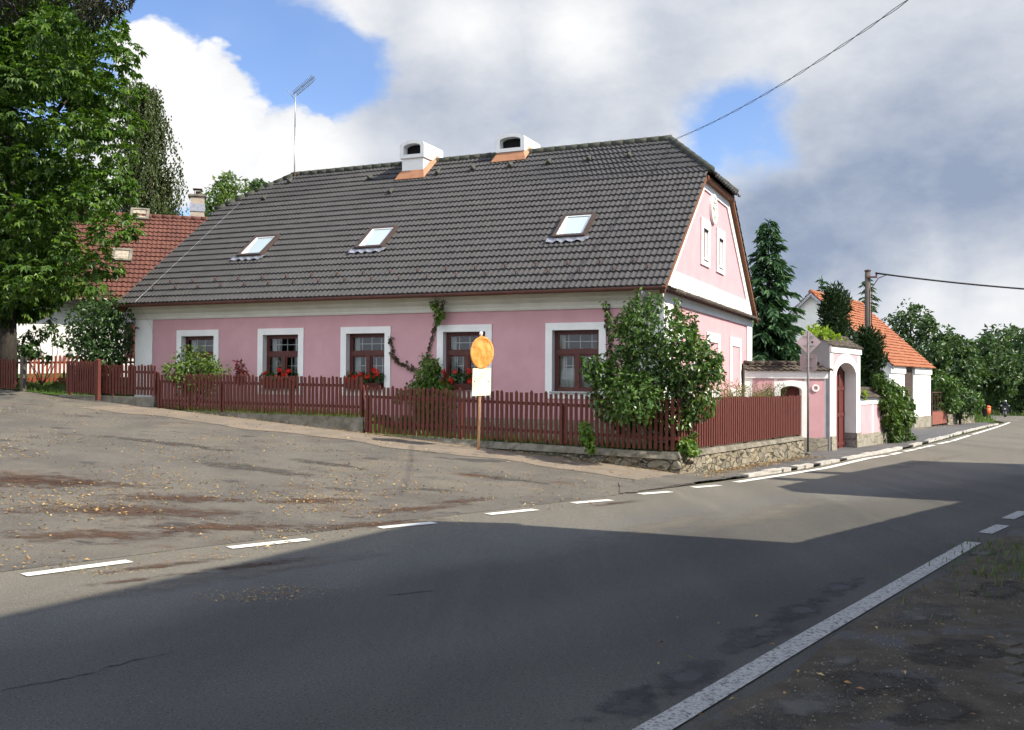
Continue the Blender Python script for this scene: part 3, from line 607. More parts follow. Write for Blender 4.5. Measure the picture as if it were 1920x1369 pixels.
def blind_frames():
    for y0, y1 in ((1.42, 3.27), (4.81, 6.66), (8.21, 10.06)):
        mb = MB(True); mb.ring([(0,y0,1.66),(0,y1,1.66),(0,y1,3.6),(0,y0,3.6)], [(0,y0+.28,1.9),(0,y1-.28,1.9),(0,y1-.28,3.32),(0,y0+.28,3.32)], (.035,0,0)); mb.build('blind_window_surround', m_white, house)
    for y0, y1 in ((4.0, 5.12), (6.1, 7.22)):
        mb = MB(True); mb.ring([(0,y0,5.5),(0,y1,5.5),(0,y1,6.86),(0,y0,6.86)], [(0,y0+.27,5.72),(0,y1-.27,5.72),(0,y1-.27,6.58),(0,y0+.27,6.58)], (.05,0,0))
        o = mb.build('slit_window', m_white, house)
        d = MB(True); d.box((.003,y0+.27,5.72), (.012,y1-.27,6.58)); d.build('shutter_board', m_signback, o)
        f = MB(True); f.box((.012,y0+.27,5.72), (.06,y0+.33,6.58)); f.box((.012,y0+.33,6.53), (.06,y1-.27,6.58)); f.build('frame', m_dark, o)
        s = MB(True); s.box((.0,y0+.24,5.66), (.09,y1-.24,5.715)); s.build('sill', m_white, o)
    mb = MB(True); c = np.array([0., 5.6, 7.33]); n = 28
    ov = [(0., c[1]+.43*math.cos(a), c[2]+.46*math.sin(a)) for a in np.linspace(0, 2*math.pi, n, endpoint=False)]; mb.prism(ov, (.05,0,0)); med = mb.build('relief_medallion', m_white, house)
    r = MB(True); r.ring([(.05, c[1]+(p[1]-c[1])*.97, c[2]+(p[2]-c[2])*.97) for p in ov], [(.05, c[1]+(p[1]-c[1])*.82, c[2]+(p[2]-c[2])*.82) for p in ov], (.03,0,0)); r.build('rim', m_white, med)
    k = MB(True)     # plaster relief: two small clusters of raised scrolls
    for (dy, dz, rr) in ((-.05,.22,.07),(.07,.2,.05),(-.12,.05,.08),(.03,.02,.07),(.14,.06,.05),(-.02,-.14,.09),(.1,-.2,.08),(-.12,-.22,.06),(.0,-.3,.05)):
        k.lathe(c+np.array([.05,dy,dz]), [(rr,0),(rr*.85,.035),(rr*.4,.055)], 9, X3, Y3)
    k.build('relief', m_cream, med, True)
blind_frames()
def house_windows():
    for i, (a, b) in enumerate(WX):
        x0, x1, z0, z1 = a+BW, b-BW, WZ0+BW, WZ1-BW; yb = .24
        sr = MB(True); sr.ring([(a,-.035,WZ0),(b,-.035,WZ0),(b,-.035,WZ1),(a,-.035,WZ1)], [(x0,-.035,z0),(x1,-.035,z0),(x1,-.035,z1),(x0,-.035,z1)], (0,.04,0))
        sr.quad((x0,0,z0),(x0,yb,z0),(x0,yb,z1),(x0,0,z1)); sr.quad((x1,0,z0),(x1,0,z1),(x1,yb,z1),(x1,yb,z0)); sr.quad((x0,0,z1),(x0,yb,z1),(x1,yb,z1),(x1,0,z1))
        fr = MB(True); y0, y1 = yb-.08, yb-.005; w = .07; zt = z1-.36*(z1-z0)
        fr.box((x0,y0,z0),(x0+w,y1,z1)); fr.box((x1-w,y0,z0),(x1,y1,z1)); fr.box((x0+w,y0+.001,z1-w),(x1-w,y1,z1)); fr.box((x0+w,y0+.001,z0),(x1-w,y1,z0+w)); fr.box((x0+w,y0-.012,zt-.055),(x1-w,y1,zt+.055))
        xm = (x0+x1)/2; fr.box((xm-.055,y0-.01,z0+w),(xm+.055,y1,zt-.055))
        for u0, u1, v0, v1 in ((x0+w,xm-.055,z0+w,zt-.055),(xm+.055,x1-w,z0+w,zt-.055),(x0+w,x1-w,zt+.055,z1-w)):
            s = .04; fr.ring([(u0,y0+.015,v0),(u1,y0+.015,v0),(u1,y0+.015,v1),(u0,y0+.015,v1)], [(u0+s,y0+.015,v0+s),(u1-s,y0+.015,v0+s),(u1-s,y0+.015,v1-s),(u0+s,y0+.015,v1-s)], (0,.04,0))
        win = fr.build('window', m_frame, house)
        sr.build('surround', m_white, win)
        si = MB(True); si.box((x0-.05,-.10,z0-.035),(x1+.05,yb,z0+.002)); si.build('sill', m_galv, win)
        g = MB(True); g.quad((x0+w,yb-.035,z0+w),(x1-w,yb-.035,z0+w),(x1-w,yb-.035,z1-w),(x0+w,yb-.035,z1-w)); g.build('pane', m_glass, win)
        gr = MB(True); yy = yb+.05
        for u in (.27, .52, .77): xx = x0+(x1-x0)*u; gr.box((xx-.011,yy,zt+.06),(xx+.011,yy+.015,z1-.02))
        gr.box((x0+.05,yy+.001,(zt+z1)/2-.011),(x1-.05,yy+.014,(zt+z1)/2+.011))
        for u in (.22, .36, .64, .80): xx = x0+(x1-x0)*u; gr.box((xx-.011,yy,z0+.05),(xx+.011,yy+.015,zt-.06))
        for v in (.33, .66): zz = z0+(zt-z0)*v; gr.box((x0+.05,yy+.001,zz-.011),(x1-.05,yy+.014,zz+.011))
        gr.build('glazing_bar', m_curtain, win)
        cu = MB(True); n = 40
        def drape(xa, xb, za, zb, y, amp=.02, fr_=38.):
            P = [(x, y+amp*math.sin(x*fr_+i)+.008*math.sin(x*91)) for x in np.linspace(xa, xb, n)]
            cu.add([(x,yv,za) for x, yv in P]+[(x,yv,zb) for x, yv in P], [(k, k+1, n+k+1, n+k) for k in range(n-1)])
        drape(x0+.02, x0+.22, z0, z1, yy+.07); drape(x1-.10, x1-.0, z0, z1, yy+.1); drape(x0+.2, x1-.05, z0, z0+(zt-z0)*(.6 if i == 4 else .25), yy+.12, .012, 60.)
        cu.build('curtain', m_curtain, win, True)
        rm = MB(True); X0, X1, Zb, Zt, Y0, Y1 = x0-.3, x1+.3, z0-.3, z1+.2, yb+.01, yb+1.5
        rm.quad((X0,Y1,Zb),(X1,Y1,Zb),(X1,Y1,Zt),(X0,Y1,Zt)); rm.quad((X0,Y0,Zb),(X0,Y1,Zb),(X0,Y1,Zt),(X0,Y0,Zt)); rm.quad((X1,Y0,Zb),(X1,Y0,Zt),(X1,Y1,Zt),(X1,Y1,Zb)); rm.quad((X0,Y0,Zb),(X1,Y0,Zb),(X1,Y1,Zb),(X0,Y1,Zb)); rm.quad((X0,Y0,Zt),(X0,Y1,Zt),(X1,Y1,Zt),(X1,Y0,Zt))
        rm.build('dark_room', m_dark, win)
house_windows()
# roof
RX0, RX1 = -17.62, .20; HPZ = 8.22; RZ = EZ+TS*6.5; yh = (HPZ-EZ)/TS-.5; RLX, RRX = -15.66, -1.42
SL = 6.5*math.sqrt(1+TS*TS); tH = (yh+.5)*math.sqrt(1+TS*TS)
def rl(t): u = max(0, (t-tH)/(SL-tH)); return (RX0+(RLX-RX0)*u, RX1+(RRX-RX1)*u)
def house_roof():
    mb = MB(True); tiles(mb, (0,-.5,EZ), (1,0,0), (0,1,TS), SL, rl, .152, .345, .016, .042, 6, .003)
    tiles(mb, (0,GW+.5,EZ), (1,0,0), (0,-1,TS), SL, rl, .30, .345, .024, .045, 4)
    for xa, xr, sg in ((RX1, RRX, 1), (RX0, RLX, -1)):     # half hips
        v = nrm((xr-xa, 0, RZ-HPZ)); tl = math.hypot(xr-xa, RZ-HPZ)+.25; o = np.array([xa, 6., HPZ])-v*.25; hw = 6-yh
        tiles(mb, o, (0,1,0), v, tl, lambda t: (-hw*(1-max(0, t-.25)/(tl-.25)), hw*(1-max(0, t-.25)/(tl-.25))), .30, .345, .024, .045, 5)
    roof = mb.build('roof', m_roof, house, True)
    r = MB(True)
    def caps(p, q, rad=.12, l=.38):
        p, q = np.array(p, float), np.array(q, float); L = np.linalg.norm(q-p); n = int(L/l)
        for i in range(n):
            a = p+(q-p)*i/n; b = p+(q-p)*(i+1.08)/n; r.tube([a, b], [rad*1.06, rad*.92], 9)
    caps((RRX+.05,6,RZ), (RLX-.05,6,RZ)); 
    for s in (yh, GW-yh): caps((RX1+.08,s,HPZ), (RRX,6,RZ), .11); caps((RX0-.08,s,HPZ), (RLX,6,RZ), .11)
    r.build('ridge_cap', m_ridge, roof, True)
    nn = nrm((0,-TS,1))                                    # verge boards under the tiles
    for sgn, y in ((1, -.46), (-1, GW+.46)):
        e = np.array([0, sgn, TS])*(yh+.40)
        for bx, bw in ((.045, .13), (RX0+.05, .3)):
            b = MB(True); b.obox((bx,y,EZ-.07), (bw,0,0), e, (0,0,-.13)); b.build('verge_board', m_wood, roof)
    b = MB(True); b.obox((.05,yh-.1,HPZ-.17), (.17,0,0), (0,GW-2*yh+.2,0), (0,0,-.11)); b.build('verge_board', m_wood, roof)
    g = MB(True); n = 9; A = [(-.62+.075*math.cos(a), 4.42+.075*math.sin(a)) for a in np.linspace(math.pi, 2*math.pi, n)]; B = [(-.62+.06*math.cos(a), 4.42+.06*math.sin(a)) for a in np.linspace(2*math.pi, math.pi, n)]
    g.prism([(RX0-.05, y, z) for y, z in A+B], (RX1-RX0+.1,0,0)); g.box((RX0,-.535,4.36), (RX1-.1,-.50,4.455)); g.build('gutter', m_gutter, house)
    d = MB(True); d.tube([(-.35,-.6,4.36),(-.35,-.42,4.15),(-.35,-.12,3.85),(-.35,-.12,.5)], .05, 10); d.build('downpipe', m_galv, house, True)
    # snow guards
    for row, t in ((2, .345*2.02), (3, .345*3.02)):
        for k in range(19):
            x = -16.6+k*.9+(.45 if row == 3 else 0)
            if x > -.3: continue
            p = np.array([x, -.5, EZ])+nrm((0,1,TS))*t; u = nrm((0,1,TS)); s = MB(True)
            s.tube([p+nn*.05+u*.12-X3*.0, p+nn*.075, p+nn*.13+u*.02, p+nn*.12+u*.09+X3*.05], .014, 5); s.build('snow_guard', m_iron, roof, True)
    for px, py in ((695,335),(733,361),(822,325),(888,317),(958,311),(1030,305.5),(1105,299.5),(1180,293),(545,341),(497,373)):
        q = hpt(px, py); u = nrm((0,1,TS)); s = MB(True); a = q+nn*.03
        s.add([a-X3*.10-u*.12, a+X3*.10-u*.12, a-u*.10+nn*.13, a+u*.25+nn*.03], [(0,1,2),(1,3,2),(0,2,3)]); s.build('vent_tile', m_ridge, roof)
    return roof
def hloc(p): d = np.array(p)-HO; return np.array([d@EX, d@EY, d[2]])
RN = nrm(EX*0+EY*(-TS)+Z3)
def hpt(px, py, up=.03): return hloc(onplane(px, py, HO-EY*.5+Z3*(EZ+up), RN))
roof = house_roof()
def roof_window(c4):
    u = nrm((0,1,TS)); nn = nrm((0,-TS,1)); a = np.mean([hpt(*p) for p in c4], axis=0)
    w2, h2 = .42, .56
    fr = MB(True); P = lambda s, t, n: a+X3*s+u*t+nn*n
    def rect(s, t, n): return [P(-s,-t,n), P(s,-t,n), P(s,t,n), P(-s,t,n)]
    fr.ring(rect(w2+.06,h2+.06,-.05), rect(w2-.03,h2-.03,-.05), nn*.17); o = fr.build('skylight', m_skyframe, house)
    p = MB(True); p.add(rect(w2-.03,h2-.03,.06), [(0,1,2,3)]); p.build('pane', m_skyglass, o)
    j = MB(True); j.add([P(-w2+.035,-h2+.035,.066), P(-w2+.24,-h2+.035,.066), P(-w2+.075,h2-.04,.066), P(-w2+.035,h2-.04,.066)], [(0,1,2,3)])
    j.ring(rect(w2-.03,h2-.03,.07), rect(w2-.075,h2-.075,.07), nn*.02); j.build('white_lining', m_white, o)
    ap = MB(True); n = 28
    xs = np.linspace(-w2-.2, w2+.2, n); r0 = [P(x,-h2-.05,.06) for x in xs]; r1 = [P(x,-h2-.24-.02*math.sin(x*30),.045+.03*math.cos(x*21)) for x in xs]
    ap.add(r0+r1, [(i, i+1, n+i+1, n+i) for i in range(n-1)]); ap.build('lead_apron', m_lead, o, True)
for c4 in ([(483,444),(523,441),(489,485),(449,488)], [(697,428),(752,423.5),(718,471),(663,475)], [(1057.5,404),(1120,400),(1099,450),(1035,455)]): roof_window(c4)
def chimney(pl, pr, capz, cw, label):
    a, b = hpt(*pl), hpt(*pr); x0, x1, y0 = a[0], b[0], (a[1]+b[1])/2; zb = min(a[2], b[2]); yb = y0+1.25
    m = MB(True); m.box((x0,y0,zb-.4), (x1,yb,capz)); ch = m.build('chimney', m_white, roof)
    c = MB(True); e = .06; n = 12; w = (x1-x0)/2+e; xc = (x0+x1)/2; h0, h1 = capz+.0, capz+cw
    arch = [(xc-w, y0-e, h0)]+[(xc+w*math.cos(t), y0-e, h1-.16+.16*math.sin(t)) for t in np.linspace(math.pi, 0, n)]+[(xc+w, y0-e, h0)]
    iw = w-.14; hole = [(xc-iw, y0-e, h0+.12)]+[(xc+iw*math.cos(t), y0-e, h1-.22+.11*math.sin(t)) for t in np.linspace(math.pi, 0, n)]+[(xc+iw, y0-e, h0+.12)]
    c.ring(arch, hole, (0, yb-y0+2*e, 0)); c.build('chimney_cap', m_white, ch)
    f = MB(True); f.prism([(p[0]*.0+xc+(p[0]-xc)*.99, y0+.22, p[2]) for p in hole], (0,.7,0)); f.build('flue_opening', m_black, ch)
    cp = MB(True); u = nrm((0,1,TS)); nn = nrm((0,-TS,1)); k = .13
    base = lambda x, y: np.array([x, y, EZ+TS*(y+.5)+.05])
    cp.prism([base(x0-.16,y0-.22)+nn*.0, base(x1+.16,y0-.22), base(x1+.03,y0-.02)+Z3*.16, base(x0-.03,y0-.02)+Z3*.16], nn*.02)
    yt = min(yb, 6.1)
    for s, xx in ((1, x1), (-1, x0)): cp.prism([base(xx+s*.02,y0-.05)+Z3*.16, base(xx+s*.15,y0-.2), base(xx+s*.15,yt), base(xx+s*.02,yt)+Z3*.14], nn*.02)
    cp.build('copper_flashing', m_copper, ch)
    return ch
chimney((754,331), (793,328), 9.68, .60, 'a'); chimney((934,298), (981,294), 9.70, .60, 'b')
def lightning():
    mb = MB(True); u = nrm((0,1,TS)); nn = nrm((0,-TS,1)); P = [np.array([-16.75-.0*t, -.5, EZ])+u*t+nn*.09 for t in np.linspace(.0, tH+.3, 12)]
    mb.tube([(XL+.75,-.07,.6),(XL+.75,-.07,3.55),(XL+.68,-.09,3.8),(-16.8,-.35,4.38),(-16.75,-.6,4.5)]+P, .005, 5); mb.build('lightning_conductor', m_lead, house, True)
lightning()
def antenna():
    t = thing('roof_antenna', 'tall thin television antenna mast at the left end of the dark roof', 'antenna', HO, rz=TH)
    b = hloc(onplane(552, 345, HO+EY*5.7, EY)); mz = hloc(onplane(557, 178, HO+EY*5.7, EY)); x = b[0]; zt = mz[2]
    t.location = tuple(HO+EX*x+EY*5.7+Z3*(RZ-.45)); o = np.array([x, 5.7, RZ-.45])
    m = MB(True); m.tube([(0,0,-.3),(0,0,zt-o[2]-1.2)], .028, 8); m.tube([(0,0,zt-o[2]-1.3),(0,0,zt-o[2]+.05)], .019, 8); m.build('mast', m_galv, t, True)
    k = MB(True); k.lathe((0,0,.35), [(.035,0),(.05,.03),(.05,.1),(.03,.14)], 10); k.build('mast_clamp', m_iron, t)
    y = MB(True); p0 = np.array([-.16,.05,zt-o[2]+.05]); d = nrm((.74,.25,.62)); sd = nrm(np.cross(d, (.3,.3,-.6))); up = np.cross(d, sd); y.tube([p0, p0+d*1.05], .018, 5)
    for i in range(15):
        for r_ in (sd*.13+up*.04, sd*.13-up*.09): c = p0+d*(.1+i*.064); y.tube([c-r_, c+r_], .011, 4)
    y.tube([p0+d*.1-up*.12, p0+d*.9-up*.12], .014, 5); y.build('aerial', m_galv, t)
    f = MB(True)
    for i in range(5): c = p0-d*.05+up*(-.25+.12*i); f.tube([c-sd*.28, c+sd*.28], .006, 4)
    f.tube([p0-d*.05-up*.3, p0-d*.05+up*.3], .008, 4); f.build('reflector', m_galv, t)
antenna()

# ------------------------------------------------------------------ garden, low walls and fences
def v3(p, z): return np.array([p[0], p[1], z])
FE = np.array([8.9, 30.05]); FD = nrm(FE-CF); FLN = np.linalg.norm(FE-CF); FN = np.array([FD[1], -FD[0]])
def zbase(s): return float(np.interp(s, [0, 4.7, 8.35, 8.36, 8.6, 15.4, 15.41, 22, 30], [.50, .60, .70, .72, 1.14, 1.21, 1.30, 1.62, 1.9]))
def gardens():
    V = []; S = np.r_[np.linspace(.06, 15.4, 70), np.linspace(15.5, 19, 12)]; T = np.linspace(.06, 1.95, 6)
    for s in S:
        for t in T: p = fenceline(s)+D2*t; V.append((*p, zbase(max(0, s))-.03+.03*math.sin(s*3+t*4)+(-.05 if s < 0 else 0)))
    n = len(T); Fc = [(i*n+k, i*n+k+1, (i+1)*n+k+1, (i+1)*n+k) for i in range(len(S)-1) for k in range(n-1)]
    tag(link('garden_ground', V, Fc, m_grass, smooth=True), kind='structure')
    V = []; n = 6
    for u in np.linspace(0, 1, 16):
        a = CF+FD*(FLN*u)-FN*.06; b = HO[:2]+D2*(11.6*u) if u > 0 else HO[:2]; b = HO[:2]+EX[:2]*.0+EY[:2]*(-1.7+13.0*u)
        for k in range(n+1): p = a+(b-a)*k/n; V.append((*p, .50-.03*u))
    tag(link('garden_ground', V, [(i*(n+1)+k, i*(n+1)+k+1, (i+1)*(n+1)+k+1, (i+1)*(n+1)+k) for i in range(15) for k in range(n)], m_grass), kind='structure')
gardens()
def rough_wall(t, name, P, Q, za, zb, zfoot, nrm2, th, mat, amp=.03, nx=60, nz=6, proud=0.):
    """low wall between plan points, top height za..zb, foot on the ground, rough front face"""
    P, Q = np.array(P), np.array(Q); V = []; n2 = np.array(nrm2)
    for k in range(nz+1):
        for i in range(nx+1):
            u = i/nx; p = P+(Q-P)*u; zt = za+(zb-za)*u; z0 = zfoot(*p)-.1; q = k/nz
            j = rng.normal(0, amp) if 0 < k < nz else rng.normal(0, amp*.4)
            o = n2*(proud+j+(.06*(1-q)))
            V.append((p[0]+o[0], p[1]+o[1], z0+(zt-z0)*q+(rng.normal(0, amp*.3) if k == nz else 0)))
    for i in range(nx+1): u = i/nx; p = P+(Q-P)*u-n2*th; V.append((p[0], p[1], za+(zb-za)*u))
    m = nx+1; Fc = [(k*m+i, k*m+i+1, (k+1)*m+i+1, (k+1)*m+i) for k in range(nz+1) for i in range(nx)]
    for e in (0, nx):   # end faces
        Fc.append(tuple(k*m+e for k in range(nz+2)))
    return link(name, V, Fc, mat, t)
gate0 = fenceline(15.42)
t = thing('low_garden_wall', 'low crumbling wall of stone and concrete under the front picket fence', 'wall', v3(fenceline(4), .1))
rough_wall(t, 'rubble', fenceline(8.32), CF, .58, .38, zg, -D2, .3, m_stone, .035, 70, 5)
rough_wall(t, 'coping', fenceline(8.32), CF, .705, .505, lambda x, y: float(np.interp(x, [-3.9, 3.77], [.60, .40]))+.05, -D2, .32, m_concrete, .012, 70, 2, .03)
t = thing('stone_garden_wall', 'low rubble stone wall along the pavement under the sunlit fence', 'wall', v3(CF, 0))
rough_wall(t, 'rubble', CF-FD*.05, FE, .40, .36, zs, FN, .3, m_stone, .03, 80, 6, .05)
rough_wall(t, 'coping', CF-FD*.05, FE, .52, .48, lambda x, y: .48, FN, .32, m_concrete, .012, 80, 2, .03)
t = thing('concrete_garden_wall', 'grey mossy concrete wall stepping up the side street under the fence', 'wall', v3(fenceline(12), .8))
rough_wall(t, 'wall_face', fenceline(15.55), fenceline(8.38), 1.21, 1.13, zg, -D2, .25, m_concrete, .008, 60, 4)
t = thing('concrete_plinth_wall', 'low dark concrete plinth under the short fence beside the garden gate', 'wall', v3(fenceline(17.5), 1.2))
rough_wall(t, 'wall_face', fenceline(19.4)+D2*.02, fenceline(15.56)+D2*.02, 1.60, 1.56, zg, -D2, .25, m_concrete, .008, 30, 3)

def picket_fence(name, label, P, Q, za, zb, h, sp=.129, pw=.076, nrm2=None, pointed=3, posts=2.4, group='picket fences of the pink house', mat=None, gap=.05, brace=False, cat='fence', rz_=(.22, .78)):
    mat = mat or m_fence; P, Q = np.array(P), np.array(Q); L = np.linalg.norm(Q-P); d = (Q-P)/L; n2 = np.array(nrm2); t = thing(name, label, cat, v3(P, za), group)
    pk = MB(); n = int(L/sp)
    for i in range(n):
        u = (i+.5)/n; p = P+d*(L*u)+n2*.03; z = za+(zb-za)*u+gap+rng.normal(0, .006); hh = h+rng.normal(0, .008); pt = pointed and i % pointed == 0; w = pw/2; ti = rng.normal(0, .006)
        D = np.array([*d, 0]); base = v3(p, z); tp = base+Z3*hh+D*ti
        poly = [base-D*w, base+D*w, tp+D*w]+([tp+Z3*.05] if pt else [])+[tp-D*w]
        pk.prism(poly, v3(n2*.022, 0))
    pk.build('picket_panel', mat, t)
    for f in rz_:
        r = MB(); r.obox(v3(P-n2*.02, za+gap+h*f-.035), v3(d*L, zb-za), v3(n2*.045, 0), (0, 0, .075)); r.build('rail', mat, t)
    if posts:
        m = max(1, int(round(L/posts)))
        for i in range(m+1):
            u = min(max(i/m, .06/L), 1-.06/L); p = P+d*(L*u)-n2*.085; r = MB(); r.obox(v3(p-d*.04, za+(zb-za)*u-.1), v3(d*.08, 0), v3(n2*.06, 0), (0, 0, h*.84+.1)); r.build('post', mat, t)
    if brace:
        r = MB(); a = v3(P+d*.05-n2*.03, za+gap+h*rz_[0]); b = v3(Q-d*.05-n2*.03, zb+gap+h*rz_[1]); r.obox(a, b-a, v3(n2*.03, 0), (0, 0, .08)); r.build('brace', mat, t)
    return t
picket_fence('picket_fence', 'long red brown picket fence in front of the right three windows, on the low wall', fenceline(8.34)-D2*(-.04), fenceline(.05)+D2*.04, .70, .50, 1.19, nrm2=-D2)
picket_fence('picket_fence', 'red brown picket fence on top of the grey concrete wall, before the left windows', fenceline(15.45)+D2*.04, fenceline(8.40)+D2*.04, 1.21, 1.13, .99, sp=.124, nrm2=-D2)
picket_fence('picket_fence', 'sunlit red brown fence of close pickets along the pavement beside the gable', CF+FD*.05-FN*.06, FE-FN*.06, .51, .48, 1.19, sp=.150, pw=.095, nrm2=FN, pointed=0)
picket_fence('picket_fence', 'short dark picket fence section between the open garden gate and the concrete wall', fenceline(19.1)+D2*.06, fenceline(15.5)+D2*.06, 1.62, 1.57, .86, sp=.124, nrm2=-D2, posts=1.8)
def fpx(px, off=0.): q = onplane(px, 700, v3(CF+D2*off, 0), np.array([*D2, 0])); return q[:2]
g1 = fpx(182, -.15); g0 = fpx(126, .1)
picket_fence('garden_gate', 'dark wooden gate leaf standing open beside the lawn entrance', g0, g1, 1.64, 1.60, .95, sp=.115, nrm2=-D2, posts=0, group=None, brace=True, cat='gate', pointed=2)
t = thing('gate_post', 'orange lit wooden post at the hinge of the open garden gate', 'post', v3(g1, 1.5)); mb = MB(); mb.obox(v3(g1+np.array([-.03, -.05]), 1.45), v3(-D1*.11, 0), v3(D2*.11, 0), (0, 0, 1.2)); mb.build('shaft', m_fence, t)
mb = MB(); q = v3(g1+np.array([-.03, -.05])-D1*.055+D2*.055, 2.65); mb.lathe(q, [(.085, 0), (.085, .02), (.02, .05)], 4); mb.build('post_cap', m_fence, t)
h1 = fpx(33, .05); h0 = h1+D1*2.1
picket_fence('garden_gate', 'closed dark wooden gate leaf at the left edge under the big tree', h0, h1, 1.78, 1.70, .92, sp=.115, nrm2=-D2, posts=0, group=None, brace=True, cat='gate', pointed=2)
g2 = fpx(38, .05); t = thing('gate_post', 'thick grey weathered gate post beside the left gate leaf', 'post', v3(g2, 1.6)); mb = MB(); mb.obox(v3(g2, 1.5), v3(-D1*.13, 0), v3(D2*.13, 0), (0, 0, 1.22)); mb.build('shaft', m_pole, t); mb = MB(); mb.obox(v3(g2+D1*.015-D2*.015, 2.72), v3(-D1*.16, 0), v3(D2*.16, 0), (0, 0, .04)); mb.build('post_cap', m_concrete, t)
ND = nrm(np.array([.957, .29])); NN = np.array([.29, -.957])
b0 = W(36, 727, 34.)[:2]; zb0 = 1.77
picket_fence('picket_fence', 'bright red picket fence at the back of the lawn before the white house', b0-ND*1.5, b0+ND*6.4, zb0+.0, zb0+.12, 1.02, sp=.135, nrm2=NN, pointed=2, posts=2.6, mat=M('sunlit red paint', (.30, .065, .035), (.22, .05, .03), 8, .7))
def lawnstrip():
    a = [fenceline(s)+D2*.1 for s in (19.2, 21, 23, 27)]; b = [fenceline(s)+D2*7.5 for s in (14.5, 18, 21, 27)]
    strip('lawn', a, b, m_grass, zg, .02, 12, 10)
    P = []
    for i in range(2600):
        s, u = rng.uniform(19.2, 24), rng.uniform(.15, 5.5); p = fenceline(s)+D2*u; P.append((*p, zg(*p)+.02))
    blades('lawn_grass', P, .14, l_grass, None, .008, .6, 'stuff')
lawnstrip()
P = []
for i in range(3800):
    s = rng.uniform(0, 15.3); u = rng.uniform(.0, 1.6)**1.4*.7; p = fenceline(s)+D2*(.08+u); P.append((*p, zbase(s)-.03))
for i in range(400):
    u = rng.random(); p = CF+FD*FLN*u-FN*rng.uniform(.1, .9); P.append((*p, .47))
blades('garden_weeds', P, .22, l_grass, None, .009, .8, 'stuff')
P = []
for i in range(260): s = rng.uniform(8.5, 15.4) if rng.random() < .75 else rng.uniform(.2, 8); p = fenceline(s)-D2*rng.uniform(-.02, .06); P.append((*p, zbase(s)-.02))
blades('wall_top_weeds', P, .16, l_grass, None, .008, 1.2, 'stuff')

